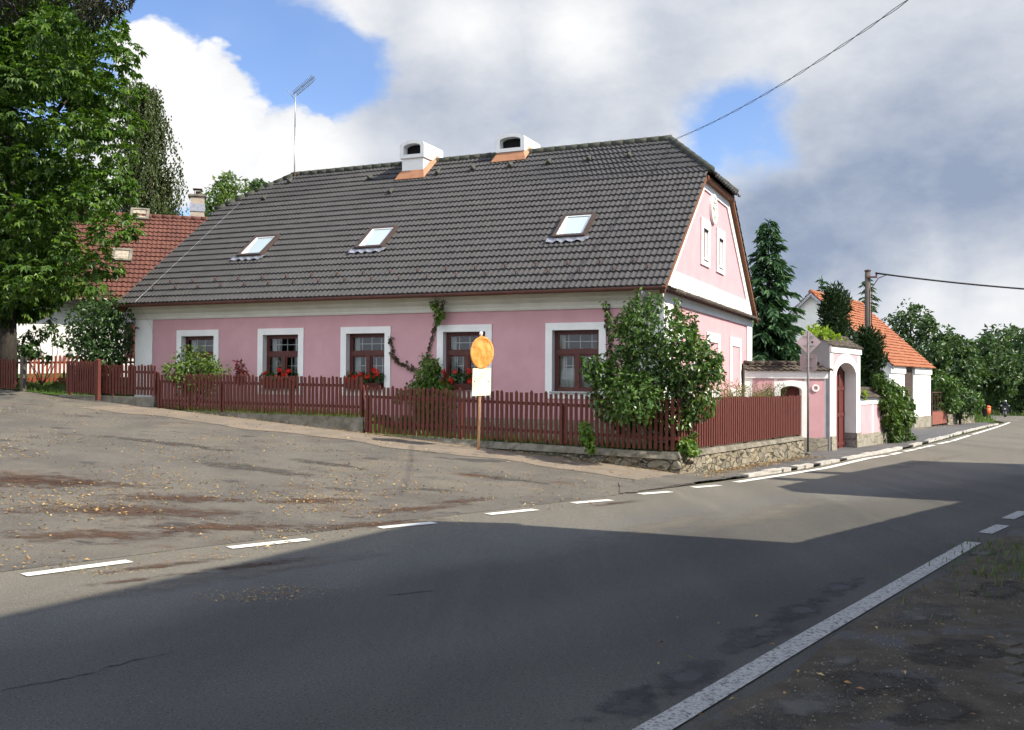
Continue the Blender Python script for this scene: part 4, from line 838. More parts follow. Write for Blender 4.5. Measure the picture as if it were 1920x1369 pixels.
# ------------------------------------------------------------------ neighbour house on the left
NO = W(256, 690, 41.); NO[2] = 0
nrz = math.atan2(ND[1], ND[0]); NEX = v3(ND, 0); NEY = v3(-NN, 0)
nh = thing('white_house', 'white neighbour house with a red clay tile roof behind the big tree', 'house', v3(NO, 2.), rz=nrz)
nh.location = (NO[0], NO[1], 0)
def neighbour():
    x0, x1, dp, ez, rzz = -17., 9., 10.4, 5.3, 9.75; yr = dp/2; sl = (rzz-ez)/(yr+.5)
    w = MB(True); w.quad((x0,0,1.2),(x1,0,1.2),(x1,0,ez+.2),(x0,0,ez+.2)); w.quad((x1,0,1.2),(x1,dp,1.2),(x1,dp,ez+.2),(x1,yr,rzz-.2),(x1,0,ez+.2)); w.quad((x0,0,1.2),(x0,0,ez+.2),(x0,yr,rzz-.2),(x0,dp,ez+.2),(x0,dp,1.2)); w.quad((x1,dp,1.2),(x0,dp,1.2),(x0,dp,ez+.2),(x1,dp,ez+.2)); w.build('wall', m_white, nh)
    r = MB(True); tl = math.hypot(yr+.5, rzz-ez); tiles(r, (0,-.5,ez), (1,0,0), (0,yr+.5,rzz-ez), tl, lambda t: (x0-.3, x1-.0), .2, .36, .018, .05, 6); tiles(r, (0,dp+.5,ez), (1,0,0), (0,-yr-.5,rzz-ez), tl, lambda t: (x0-.3, x1), .3, .37, .02, .04, 3)
    rf = r.build('roof', m_red, nh, True)
    c = MB(True); n = 60
    for i in range(n): a = x0-.3+(x1-x0+.3)*i/n; c.tube([(a,yr,rzz+.02),(a+.46,yr,rzz+.02)], [.13,.115], 8)
    c.build('ridge_cap', m_red, rf, True)
    g = MB(True); g.box((x0,-.6,ez-.16),(x1,-.46,ez-.03)); g.build('gutter', m_dark, nh)
    pl = np.array(NO)+NEY*-.5+Z3*ez; pn = nrm(NEX*0-NEY*(rzz-ez)+Z3*(yr+.5))
    def lp(px, py): d = onplane(px, py, pl, pn)-np.array([NO[0], NO[1], 0]); return np.array([d@NEX, d@NEY, d[2]])
    a, b = lp(357, 391), lp(383, 391); ch = MB(True); ch.box((a[0],a[1],a[2]-.5),(b[0],a[1]+.75,11.0)); c_ = ch.build('chimney', m_brick, rf)
    k = MB(True); k.box((a[0]-.07,a[1]-.07,11.0),(b[0]+.07,a[1]+.82,11.09)); k.build('cap', m_concrete, c_)
    k = MB(True); xm, ym = (a[0]+b[0])/2, a[1]+.37; k.tube([(xm,ym,11.09),(xm,ym,11.3)], .1, 10); k.box((xm-.22,ym-.22,11.38),(xm+.22,ym+.22,11.41)); 
    for q in ((-.15,-.15),(.15,-.15),(-.15,.15),(.15,.15)): k.tube([(xm+q[0],ym+q[1],11.09),(xm+q[0],ym+q[1],11.39)], .012, 4)
    k.build('cowl', m_iron, c_)
    k = MB(True); k.box((a[0]-.03,a[1]-.03,a[2]-.12),(b[0]+.03,a[1]+.5,a[2]+.25)); k.build('flashing', m_lead, c_)
    for px, py in ((262,404),(229,481)):
        q = lp(px, py); u = nrm((0,yr+.5,rzz-ez)); nn = nrm((0,-(rzz-ez),yr+.5)); f = MB(True); P_ = lambda s, t, n_: q+X3*s+u*t+nn*n_
        f.ring([P_(-.42,-.5,0),P_(.42,-.5,0),P_(.42,.5,0),P_(-.42,.5,0)], [P_(-.3,-.36,0),P_(.3,-.36,0),P_(.3,.36,0),P_(-.3,.36,0)], nn*.13); o = f.build('roof_window', m_concrete, nh); g = MB(True); g.quad(P_(-.3,-.36,.08),P_(.3,-.36,.08),P_(.3,.36,.08),P_(-.3,.36,.08)); g.build('pane', m_plinth, o)
    def wpx(px, py): d = onplane(px, py, NO, NEY)-np.array([NO[0], NO[1], 0]); return np.array([d@NEX, d@NEY, d[2]])
    for p0, p1 in (((238,608),(253,671)), ((20,610),(-20,672)),):
        a, b = wpx(*p0), wpx(*p1); xa, xb = sorted((a[0], b[0])); za, zb = sorted((a[2], b[2])); f = MB(True)
        f.ring([(xa,-.03,za),(xb,-.03,za),(xb,-.03,zb),(xa,-.03,zb)], [(xa+.09,-.03,za+.09),(xb-.09,-.03,za+.09),(xb-.09,-.03,zb-.09),(xa+.09,-.03,zb-.09)], (0,.04,0)); o = f.build('window', m_frame, nh); g = MB(True); g.quad((xa+.09,-.01,za+.09),(xb-.09,-.01,za+.09),(xb-.09,-.01,zb-.09),(xa+.09,-.01,zb-.09)); g.build('pane', m_dark, o)
neighbour()

# ------------------------------------------------------------------ courtyard wall, gates
def arch_wall(mb, o, U, B, w, h, x0, x1, zsp, rise, n=16):
    o = np.array(o, float); U = v3(U, 0); B = v3(B, 0); P = lambda x, z, b=0.: o+U*x+Z3*z+B*b
    cx, hw = (x0+x1)/2, (x1-x0)/2; ar = [(cx+hw*math.cos(a), zsp+rise*math.sin(a)) for a in np.linspace(math.pi, 0, n+1)]
    for b in (0., 1.):
        mb.quad(P(0,-.4,b), P(x0,-.4,b), P(x0,zsp,b), P(0,zsp,b)); mb.quad(P(x1,-.4,b), P(w,-.4,b), P(w,zsp,b), P(x1,zsp,b))
        mb.quad(P(0,zsp,b), P(x0,zsp,b), P(x0,h,b), P(0,h,b)); mb.quad(P(x1,zsp,b), P(w,zsp,b), P(w,h,b), P(x1,h,b))
        for i in range(n): mb.quad(P(*ar[i],b), P(*ar[i+1],b), P(ar[i+1][0],h,b), P(ar[i][0],h,b))
    E = [(x0,-.4)]+ar+[(x1,-.4)]
    for i in range(len(E)-1): mb.quad(P(*E[i]), P(*E[i],1), P(*E[i+1],1), P(*E[i+1]))
    mb.quad(P(0,-.4), P(0,h), P(0,h,1), P(0,-.4,1)); mb.quad(P(w,-.4), P(w,-.4,1), P(w,h,1), P(w,h)); mb.quad(P(0,h), P(w,h), P(w,h,1), P(0,h,1)); return ar
def arch_band(mb, o, U, N2, x0, x1, z0, zsp, rise, bw, proud, n=16, top=1.):
    o = np.array(o, float); U = v3(U, 0); N_ = v3(N2, 0); cx, hw = (x0+x1)/2, (x1-x0)/2
    ia = [(x0,z0)]+[(cx+hw*math.cos(a), zsp+rise*math.sin(a)) for a in np.linspace(math.pi, 0, n+1)]+[(x1,z0)]
    oa = [(x0-bw,z0)]+[(cx+(hw+bw)*math.cos(a), zsp+(rise+bw*top)*math.sin(a)) for a in np.linspace(math.pi, 0, n+1)]+[(x1+bw,z0)]
    for i in range(len(ia)-1): mb.prism([o+U*q[0]+Z3*q[1] for q in (ia[i], ia[i+1], oa[i+1], oa[i])], N_*proud)
def tilecap(t, o, U, N2, L, th, z, rise=.28, over=.14, name='tile_cap', course=.2):
    o = np.array(o, float); U3 = v3(U, 0); N3 = v3(N2, 0); hw = th/2+over; mid = o-N3*(th/2)
    mb = MB(); sl_ = math.hypot(hw, rise)
    for sg in (1, -1): tiles(mb, mid+N3*hw*sg+Z3*z, U3, nrm(-N3*sg*hw+Z3*rise), sl_, lambda q: (-.06, L+.06), .22, course, .022, .03, 5, .012)
    c = mb.build(name, m_oldtile, t, True)
    for e in (0., L-.05):
        g = MB(); g.prism([mid+U3*e+N3*th/2+Z3*(z-.02), mid+U3*e-N3*th/2+Z3*(z-.02), mid+U3*e-N3*th/2+Z3*(z+rise*over/hw-.03), mid+U3*e+Z3*(z+rise-.03), mid+U3*e+N3*th/2+Z3*(z+rise*over/hw-.03)], U3*.05); g.build('cap_end', m_white, t)
    m2 = MB(); n = max(2, int(L/.36))
    for i in range(n): a = mid+U3*(L*i/n)+Z3*(z+rise+.02); m2.tube([a, a+U3*(L/n+.04)], [.1, .085], 8)
    m2.build('ridge_cap', m_oldtile, c, True)
def bx(mb, o, U, N2, x0, x1, z0, z1, proud, back=0.): mb.obox(np.array(o)+v3(U, 0)*x0+Z3*z0-v3(N2, 0)*back, v3(U, 0)*(x1-x0), v3(N2, 0)*(proud+back), (0, 0, z1-z0))
gp = onz(1557, 846, .03); GO = np.array([gp[0], gp[1], gp[2]]); GU = nrm(np.array([.57, .82])); GN = np.array([GU[1], -GU[0]]); gz = GO[2]
def lpx(px, o, U):      # distance along a plan line at a picture column
    r = ray(px, 715); k = r[0]/r[1]; return (k*o[1]-o[0])/(U[0]-k*U[1])
gw_ = lpx(1613, GO, GU); ga, gb = lpx(1566.4, GO, GU), lpx(1604.4, GO, GU)
big = thing('gateway', 'tall pink and white arched carriage gateway with a tiled top beside the road', 'gateway', GO)
GH, GSP, GRI, GTH = 3.37-gz, 2.33-gz, .52, 1.0
mb = MB(); arch_wall(mb, GO, GU, -GN*GTH, gw_, GH, ga, gb, GSP, GRI); mb.build('wall', m_white, big)
mb = MB(); arch_band(mb, GO, GU, GN, ga, gb, .5, GSP, GRI, .26, .03, top=1.2); mb.build('arch_surround', m_white, big)
mb = MB(); n = 18; cx, hw = (ga+gb)/2, (gb-ga)/2+.26     # pink field over the arch
up = [(cx+hw*math.cos(a), GSP+(GRI+.31)*math.sin(a)) for a in np.linspace(math.pi, 0, n+1)]
up = [(max(.24, min(gw_-.22, x)), z) for x, z in up]; Pg = lambda x, z: GO+v3(GU, 0)*x+Z3*z+v3(GN, 0)*.006
for i in range(n): mb.quad(Pg(*up[i]), Pg(*up[i+1]), Pg(up[i+1][0], GH-.24), Pg(up[i][0], GH-.24))
mb.build('pink_field', m_pink, big)
mb = MB(); bx(mb, GO, GU, GN, -.0, ga-.0, -.3, .5, .05); mb.build('plinth', m_stonep, big)
mb = MB(); bx(mb, GO, GU, GN, gb, gw_+.02, -.3, .5, .05, .9); mb.build('plinth', m_stonep, big)
mb = MB(); bx(mb, GO, GU, GN, -.02, gw_+.02, GH-.2, GH+.02, .05); mb.build('cornice', m_white, big)
tilecap(big, GO, GU, GN, gw_, GTH, GH+.02, .36, .10)
mb = MB(); o = GO-v3(GN, 0)*.46; bx(mb, o, GU, GN, ga-.2, gb+.2, -.2, GSP+GRI+.2, .05); dr = mb.build('door', m_gatered, big)
for x in np.arange(ga-.15, gb+.15, .62):
    mb = MB(); bx(mb, o, GU, GN, x, x+.1, -.15, GSP+GRI, .08); mb.build('stile', m_gatered, dr)
for z in (.05, 1.1, 2.05):
    mb = MB(); bx(mb, o, GU, GN, ga-.2, gb+.2, z, z+.13, .075); mb.build('rail', m_gatered, dr)
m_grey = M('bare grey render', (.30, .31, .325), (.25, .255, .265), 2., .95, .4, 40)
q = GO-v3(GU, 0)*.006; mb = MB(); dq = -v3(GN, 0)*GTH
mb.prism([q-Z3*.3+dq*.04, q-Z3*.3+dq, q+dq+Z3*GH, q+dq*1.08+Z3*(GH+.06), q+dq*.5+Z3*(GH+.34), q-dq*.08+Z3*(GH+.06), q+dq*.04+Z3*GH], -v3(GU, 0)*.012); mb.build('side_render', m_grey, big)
# small gate wall
AW = np.array([7.97, 33.45]); BW2 = GO[:2]+GU*.06-GN*.03; SU = nrm(BW2-AW); SN = np.array([SU[1], -SU[0]]); SLN = np.linalg.norm(BW2-AW); SO = v3(AW, -.25)
sa, sb = lpx(1463, AW, SU), lpx(1503, AW, SU); pl = lpx(1411, AW, SU); pm = lpx(1451, AW, SU); pr0 = lpx(1513, AW, SU); pr1 = lpx(1545, AW, SU)
sw = thing('courtyard_wall', 'pink and white courtyard wall with a small arched doorway and a mossy tile cap', 'wall', SO)
mb = MB(); arch_wall(mb, SO, SU, -SN*.42, SLN, 2.76, sa, sb, 2.10, .16); mb.build('wall', m_white, sw)
mb = MB(); arch_band(mb, SO, SU, SN, sa, sb, .5, 2.1, .16, .2, .03, top=1.); mb.build('arch_surround', m_white, sw)
for x0, x1 in ((pl, pm), (pr0, pr1)): mb = MB(); bx(mb, SO, SU, SN, x0, x1, .5, 2.50, .008); mb.build('pink_panel', m_pink, sw)
mb = MB(); bx(mb, SO, SU, SN, sa-.1, sb+.1, 2.44, 2.50, .007); mb.build('pink_panel', m_pink, sw)
mb = MB(); bx(mb, SO, SU, SN, 0, SLN, 2.52, 2.78, .045); mb.build('upper_band', m_white, sw)
for x0, x1 in ((sb, SLN), (0, sa)): mb = MB(); bx(mb, SO, SU, SN, x0, x1, -.2, .5, .045); mb.build('plinth', m_stonep, sw)
mb = MB(); c = SO+v3(SU, 0)*((pr0+pr1)/2)+Z3*2.19+v3(SN, 0)*.008; n = 24
cr_ = lambda r: [c+v3(SU, 0)*r*math.cos(a)+Z3*r*math.sin(a) for a in np.linspace(0, 2*math.pi, n, endpoint=False)]
mb.ring(cr_(.125), cr_(.07), v3(SN*.035, 0)); mb.build('ring_ornament', m_white, sw)
mb = MB(); bx(mb, SO-v3(SN, 0)*.3, SU, SN, sa-.1, sb+.1, -.1, 2.4, .05); d_ = mb.build('door', m_gatered, sw)
for x in np.arange(sa, sb, .14): mb = MB(); bx(mb, SO-v3(SN, 0)*.3, SU, SN, x, x+.02, .1, 2.3, .062); mb.build('batten', m_frame, d_)
tilecap(sw, SO, SU, SN, SLN-.0, .42, 2.79, .22, .14)
# low wall beyond the gateway
lo = thing('low_pink_wall', 'low pink panelled wall with a tile cap beyond the arched gateway', 'wall', GO+v3(GU, 0)*gw_)
LO = GO+v3(GU, 0)*(gw_+.02)-v3(GN, 0)*.05; ll = lpx(1652, LO, GU)+2.2; lz = gz
mb = MB(); bx(mb, LO, GU, GN, 0, ll, -.5, 1.55-lz, .0, .38); mb.build('wall', m_white, lo)
x1 = lpx(1636, LO, GU)
for a, b in ((.06, x1-.08), (x1+.14, ll-.3)): mb = MB(); bx(mb, LO, GU, GN, a, b, .2-lz, 1.30-lz, .006); mb.build('pink_panel', m_pink, lo)
mb = MB(); bx(mb, LO, GU, GN, 0, ll, 1.32-lz, 1.56-lz, .04); mb.build('upper_band', m_white, lo)
mb = MB(); bx(mb, LO, GU, GN, 0, ll, -.5, .22-lz, .05); mb.build('plinth', m_stonep, lo)
tilecap(lo, LO, GU, GN, ll, .38, 1.57-lz, .30, .16)

# ------------------------------------------------------------------ white barn with the orange roof, garden edge beyond it
BR = onz(1745, 800, .03); BD = nrm(np.array([.5765, .817])); BN = np.array([BD[1], -BD[0]])
def bt(px): return lpx(px, BR, BD)
barn = thing('white_barn', 'white roadside barn with a steep orange tile roof and a dark tall door', 'barn', BR)
BZ = BR[2]; BEZ = CZ+(720.9-691)/F*BR[1]; tl_, tr_ = bt(1668), 0.
def barn_build():
    q0 = BR[:2]+BD*tl_; w_ = lpx(1523, q0, -BN); bw = 2*w_; e = BEZ-BZ; hz = CZ+(719.7-549)/F*(q0-BN*w_)[1]-BEZ; a0, a1 = bt(1696), bt(1713)
    P = lambda x, y, z: BR+v3(BD, 0)*x-v3(BN, 0)*y+Z3*z
    w = MB()
    w.quad(P(tl_,0,-.5), P(a0,0,-.5), P(a0,0,e), P(tl_,0,e)); w.quad(P(a1,0,-.5), P(0,0,-.5), P(0,0,e), P(a1,0,e))
    w.quad(P(a0,0,-.5), P(a0,.55,-.5), P(a0,.55,e), P(a0,0,e)); w.quad(P(a1,0,-.5), P(a1,0,e), P(a1,.55,e), P(a1,.55,-.5))
    for x in (tl_, 0): w.quad(P(x,0,-.5), P(x,bw,-.5), P(x,bw,e), P(x,bw/2,e+hz-.15), P(x,0,e))
    w.quad(P(tl_,bw,-.5), P(0,bw,-.5), P(0,bw,e), P(tl_,bw,e)); w.build('wall', m_white, barn)
    for x0, x1 in ((tl_-.02, a0-.0), (a1, .03)):
        c = MB(); bx(c, BR, BD, BN, x0, x1, e-.42, e-.02, .09); c.build('cornice', m_white, barn)
        c = MB(); bx(c, BR, BD, BN, x0, x1, -.5, .75, .04); c.build('plinth', m_stonep, barn)
    d = MB(); o = BR-v3(BN, 0)*.16; bx(d, o, BD, BN, a0, a1, -.3, e, .04); dd = d.build('door', m_pole, barn)
    for x in np.arange(a0+.1, a1, .24): f = MB(); bx(f, o, BD, BN, x, x+.035, 0, e-.2, .06); f.build('batten', m_frame, dd)
    f = MB(); bx(f, o, BD, BN, a0, a1, 1.9, 2.02, .09); f.build('rail', m_pole, dd)
    r = MB(); L = -tl_+.5; sl_ = math.hypot(bw/2+.25, hz)
    q = nrm(-v3(BN, 0)*(bw/2+.25)+Z3*hz); tiles(r, P(tl_-.3,-.25,e-.02), v3(BD, 0), q, sl_, lambda t: (0, L), .36, .30, .02, .06, 5, .012)
    q = nrm(v3(BN, 0)*(bw/2+.25)+Z3*hz); tiles(r, P(tl_-.3,bw+.25,e-.02), v3(BD, 0), q, sl_, lambda t: (0, L), .36, .44, .03, .05, 3)
    rf = r.build('roof', m_orange, barn, True)
    c = MB(); n = 34
    for i in range(n): a = P(tl_-.32+L*i/n,bw/2,e+hz+.02); c.tube([a, a+v3(BD, 0)*(L/n+.05)], [.15,.12], 8)
    c.build('ridge_cap', m_orange, rf, True)
    for y0, y1 in ((-.3, bw/2), (bw+.3, bw/2)):
        v = MB(); a = P(tl_-.33,y0,e-.08); b = P(tl_-.33,y1,e+hz-.03); v.obox(a, b-a, v3(BD, 0)*.05, (0,0,-.2)); v.build('verge_board', m_lead, rf)
barn_build()
t = thing('door_step', 'flat stone step in front of the dark barn door', 'step', v3(BR+v3(BD, 0)*bt(1703), 0)); a0, a1 = bt(1694), bt(1712)
mb = MB(); q = BR+v3(BD, 0)*a0+v3(BN, 0)*.02; mb.obox((q[0], q[1], BZ-.05), v3(BD, 0)*(a1-a0), v3(BN, 0)*.8, (0,0,.16)); mb.build('slab', m_concrete, t)
ig = thing('iron_gate', 'rusty iron garden gate with red brown lower panels beside the white barn', 'gate', BR+v3(BD, 0)*.3); i0, i1 = .25, bt(1774)
mb = MB(); bx(mb, BR, BD, BN, i0, i1, .1, .95, .03); mb.build('lower_panel', M('rust red sheet', (.26, .09, .06), (.18, .06, .04), 6, .8), ig)
for x in np.linspace(i0, i1, 6):
    mb = MB(); q = BR+v3(BD, 0)*x; mb.tube([q, q+Z3*2.3], .03 if i0 < x < i1 else .06, 6); mb.build('bar', m_iron, ig)
for z in (1.0, 2.25): mb = MB(); mb.tube([BR+v3(BD, 0)*i0+Z3*z, BR+v3(BD, 0)*i1+Z3*z], .03, 6); mb.build('rail', m_iron, ig)
t = thing('field_stone_wall', 'low pale field stone wall below the hedge past the iron gate', 'wall', BR+v3(BD, 0)*(i1+.3)); j0, j1 = i1+.3, bt(1826)
rough_wall(t, 'rubble', (BR[:2]+BD*j0), (BR[:2]+BD*j1), zr(BR[1]+BD[1]*j0)+.75, zr(BR[1]+BD[1]*j1)+.85, zs, BN, .4, m_stone, .06, 40, 4)
wf = thing('wire_fence', 'thin wire fence with slim posts above the field stone wall', 'fence', BR+v3(BD, 0)*(j0+.1))
for x in np.linspace(j0+.2, j1-.2, 5): mb = MB(); q = v3(BR[:2]+BD*x-BN*.3, 0); z = zr(q[1])+.6; mb.tube([q+Z3*z, q+Z3*(z+1.6)], .035, 6); mb.build('post', m_iron, wf)
for z in (1.0, 1.5, 2.0): mb = MB(); a = v3(BR[:2]+BD*(j0+.2)-BN*.3, zr((BR[:2]+BD*j0)[1])+z); b = v3(BR[:2]+BD*(j1-.2)-BN*.3, zr((BR[:2]+BD*j1)[1])+z); mb.tube([a, b], .008, 4); mb.build('wire', m_wire, wf)

# ------------------------------------------------------------------ signs, poles, wires
def post_sign():
    y = 23.5; b = W(897, 851, 23.75); b[2] = zg(b[0], b[1]); top = W(902, 625, 23.55)
    t = thing('rusty_sign', 'leaning rusty round traffic sign above a blank bleached plate on a thin pole', 'traffic sign', b)
    ax = nrm(top-b); P = lambda z: b+ax*z; L = np.linalg.norm(top-b); f = nrm(np.array([.72, -.69, -.05])); u = nrm(ax-f*(ax@f)); s = np.cross(u, f)
    m = MB(); m.tube([b-ax*.1, top], .032, 10); m.build('pole', m_polepaint, t, True)
    m = MB(); m.lathe(top-ax*.03, [(.04,0),(.042,.05),(.02,.07)], 10, ax); m.build('pole_cap', m_white, t)
    c = P(L-.46)+f*.05; m = MB(); rr = .385; m.lathe(c, [(rr,-.012),(rr+.004,0),(rr-.004,.02),(rr-.055,.024),(rr-.062,.012),(rr*.5,.013),(.0,.013)], 40, f, s); m.build('disc', m_rust, t)
    c = P(L-1.17)+f*.045; w, h = .31, .33; m = MB()
    m.prism([c-s*w-u*h, c+s*w*.92-u*h*1.02, c+s*w-u*(h*.85), c+s*w*1.02+u*h, c-s*w*.95+u*h], f*.012); pl_ = m.build('plate', m_plate, t)
    for q in ((-.24,.02),(.24,-.0)): m = MB(); m.lathe(c+s*q[0]+u*q[1]+f*.012, [(.018,0),(.012,.01)], 8, f, s); m.build('bolt', m_iron, pl_)
post_sign()
def prio_sign():
    b = onz(1515, 853, .03); t = thing('road_sign', 'backs of a diamond priority sign and a square plate on a grey metal post', 'road sign', b); D = b[1]
    ztop = CZ+(719.3-617)/F*D; m = MB(); m.tube([b-Z3*.1, v3(b, ztop-.08)], .034, 10); m.build('post', M('dull grey steel', (.17, .165, .165), (.13, .125, .125), 9, .6, metal=.2), t, True)
    m = MB(); m.lathe(b, [(.10,0),(.10,.05),(.05,.09)], 10); m.build('foot', m_concrete, t)
    f = nrm(np.array([.42, .9, 0])); s = np.cross(f, Z3); c = v3(b, CZ+(719.3-642)/F*D)+f*.05
    r = .385; m = MB(); pts = []
    for k in range(4):
        a = k*math.pi/2; d = s*math.cos(a)+Z3*math.sin(a); e = -s*math.sin(a)+Z3*math.cos(a); pts += [c+d*r-e*.035-d*.035+e*0, c+d*(r-.012), c+d*r+e*.035-d*.035]
    m.prism(pts, f*.014); m.build('diamond_plate', m_signback, t)
    c2 = v3(b, CZ+(719.3-680)/F*D)+f*.05; w, h, q = .26, .27, .04; m = MB()
    m.prism([c2+s*x+Z3*z for x, z in ((-w+q,-h),(w-q,-h),(w,-h+q),(w,h-q),(w-q,h),(-w+q,h),(-w,h-q),(-w,-h+q))], f*.014); m.build('square_plate', M('purple grey sheet', (.36, .28, .285), (.31, .245, .25), 5, .6), t)
    for z in (.17, -.12): m = MB(); m.obox(c-s*.17+Z3*z-f*.045, s*.34, f*.03, (0,0,.025)); m.build('bracket', m_galv, t)
    for z in (.14, -.14): m = MB(); m.obox(c2-s*.13+Z3*z-f*.045, s*.26, f*.03, (0,0,.025)); m.build('bracket', m_galv, t)
    m = MB(); m.obox(c+s*.09-Z3*.03-f*.006, s*.06, f*.005, (0,0,.06)); m.build('sticker', m_iron, t)
prio_sign()
def upole():
    Y = 46.; top = W(1627, 508, Y); b = v3(top, zs(top[0], top[1])-.1); t = thing('utility_pole', 'tall weathered utility pole standing in front of the orange barn roof', 'utility pole', b)
    m = MB(); m.tube([b, top], [.16, .125], 12); m.build('shaft', m_pole, t, True)
    m = MB(); m.lathe(top, [(.15,-.02),(.16,.0),(.15,.03),(.03,.07)], 12); m.build('cap', m_iron, t)
    m = MB(); m.obox(top+np.array([-.12,-.2,-.35]), (.5,0,0), (0,.08,0), (0,0,.08)); m.tube([top+np.array([.35,-.16,-.3]), top+np.array([.35,-.16,-.08])], .04, 8); m.tube([top+np.array([.12,-.16,-2.6]), top+np.array([.14,-.16,-.8]), top+np.array([.45,-.16,-.35]), top+np.array([.9,-.14,-.18])], .022, 6); m.build('bracket', m_iron, t)
    a = top+np.array([.3,-.16,-.12]); e = W(2600, 548, Y-4); P = [a+(e-a)*u-Z3*(4*.55*u*(1-u)) for u in np.linspace(0, 1, 24)]
    w = thing('overhead_cable', 'thick black overhead cable running right from the utility pole', 'cable', a); m = MB(); m.tube(P, .04, 6); m.build('strand', m_wire, w, True)
upole()
def dropwire():
    a = HO+EX*(-1.25)+EY*6.0+Z3*(RZ-.02); e = W(2000, -222, 13.); t = thing('drop_cable', 'twisted pair of black wires rising from the roof ridge to the upper right', 'cable', a)
    d = nrm(e-a); s = nrm(np.cross(d, Z3)); u = np.cross(s, d); L = np.linalg.norm(e-a); n = 220
    for ph in (0, math.pi):
        m = MB(); m.tube([a+(e-a)*q-Z3*(4*.35*q*(1-q))+(s*math.cos(ph+q*L*3.2)+u*math.sin(ph+q*L*3.2))*.017 for q in np.linspace(0, 1, n)], .0075, 4); m.build('strand', m_wire, t, True)
dropwire()
def litterbin():
    b = W(1852, 777, 104.); t = thing('litter_bin', 'orange litter bin on a post at the far bend of the road', 'litter bin', b)
    m = MB(); m.lathe(b, [(.24,.0),(.27,.3),(.30,.72)], 16); m.build('body', m_binor, t, True); m = MB(); m.lathe(b+Z3*.74, [(.33,0),(.33,.06),(.26,.15),(.08,.2)], 16); m.build('lid', m_binor, t, True)
    m = MB(); m.tube([b-Z3*.2, b+Z3*.2], .06, 8); m.build('post', m_iron, t)
litterbin()
def motorbike():
    b = W(1885, 784, 104.); b[2] = zr(b[1])+.02; h = nrm(v3(np.array([-.5, -.86]), 0)); s = np.cross(Z3, h)
    t = thing('motorcycle', 'dark touring motorcycle with side cases rounding the far bend', 'motorcycle', b); P = lambda f, r, z: b+h*f+s*r+Z3*z
    for f in (.75, -.72):
        m = MB(); m.lathe(P(f,-.07,.31), [(.2,.0),(.30,.02),(.315,.07),(.30,.12),(.2,.14)], 18, s, Z3); w = m.build('wheel', m_wire, t, True); m = MB(); m.lathe(P(f,-.05,.31), [(.19,0),(.19,.1)], 14, s, Z3); m.build('rim', m_galv, w)
    m = MB(); m.lathe(P(-.55,0,.62), [(.10,0),(.19,.15),(.20,.45),(.22,.75),(.24,1.0),(.17,1.2)], 12, h, s); m.build('body', m_black, t, True)
    m = MB(); m.prism([P(.62,-.24,.72),P(.62,.24,.72),P(.45,.22,1.15),P(.45,-.22,1.15)], h*.05); m.build('fairing', m_wire, t)
    m = MB(); m.lathe(P(.68,0,.86), [(.09,0),(.09,.04),(.03,.06)], 12, h, s); m.build('headlight', m_curtain, t)
    for q in (-.11,.11): m = MB(); m.tube([P(.5,q,.95), P(.75,q,.31)], .03, 6); m.build('fork', m_galv, t)
    m = MB(); m.tube([P(.36,-.4,1.05),P(.5,-.2,1.08),P(.5,.2,1.08),P(.36,.4,1.05)], .02, 6); m.build('handlebar', m_wire, t)
    for q in (-.42,.42): m = MB(); m.obox(P(-.95,q-.12,.42), h*.5, s*.24, Z3*.4); m.build('side_case', m_wire, t)
    for q in (-.38,.38): m = MB(); m.lathe(P(.46,q,1.22), [(.07,0),(.05,.03)], 8, h, s); m.build('mirror', m_galv, t)
    # the rider: one skinned body, seated and reaching for the bars
    pts = {'pel':(-.2,0,.86,.17),'sp':(-.18,0,1.1,.17),'ch':(-.08,0,1.34,.185),'nk':(-.03,0,1.5,.07),'hd':(.02,0,1.63,.11)}
    for k, q in (('l',1),('r',-1)): pts.update({'sh'+k:(-.06,.2*q,1.38,.08),'el'+k:(.14,.33*q,1.17,.055),'wr'+k:(.36,.36*q,1.06,.04),'hn'+k:(.42,.35*q,1.05,.045),'hp'+k:(-.14,.12*q,.84,.11),'kn'+k:(.26,.24*q,.74,.075),'an'+k:(.0,.23*q,.38,.05),'to'+k:(.14,.24*q,.34,.04)})
    names = list(pts); ed = [('pel','sp'),('sp','ch'),('ch','nk'),('nk','hd')]
    for k in 'lr': ed += [('ch','sh'+k),('sh'+k,'el'+k),('el'+k,'wr'+k),('wr'+k,'hn'+k),('pel','hp'+k),('hp'+k,'kn'+k),('kn'+k,'an'+k),('an'+k,'to'+k)]
    me = bpy.data.meshes.new('person'); me.from_pydata([tuple(h*v[0]+s*v[1]+Z3*v[2]) for v in pts.values()], [(names.index(a), names.index(c)) for a, c in ed], [])
    o = bpy.data.objects.new('person', me); COL.objects.link(o); o.location = tuple(b); sk = o.modifiers.new('s', 'SKIN'); sub = o.modifiers.new('d', 'SUBSURF'); sub.levels = 1
    for i, v in enumerate(pts.values()): me.skin_vertices[0].data[i].radius = (v[3], v[3]); me.skin_vertices[0].data[i].use_root = (i == 0)
    dg = bpy.context.evaluated_depsgraph_get(); nm = bpy.data.meshes.new_from_object(o.evaluated_get(dg)); o.modifiers.clear(); o.data = nm; nm.name = 'person'
    nm.materials.clear(); nm.materials.append(M('dark riding suit', (.02,.022,.028), rough=.6)); tag(o, 'rider in dark clothes and helmet sitting on the motorcycle, holding the bars', 'person')
    m = MB(); c = P(.03,0,1.66); m.lathe(c, [(.05,-.13),(.12,-.1),(.145,-.02),(.14,.06),(.09,.12),(.02,.14)], 14); hm = m.build('helmet', m_galv, o, True)
    m = MB(); m.lathe(c+h*.085, [(.1,-.03),(.1,.035)], 12); m.build('visor', m_black, hm)
motorbike()

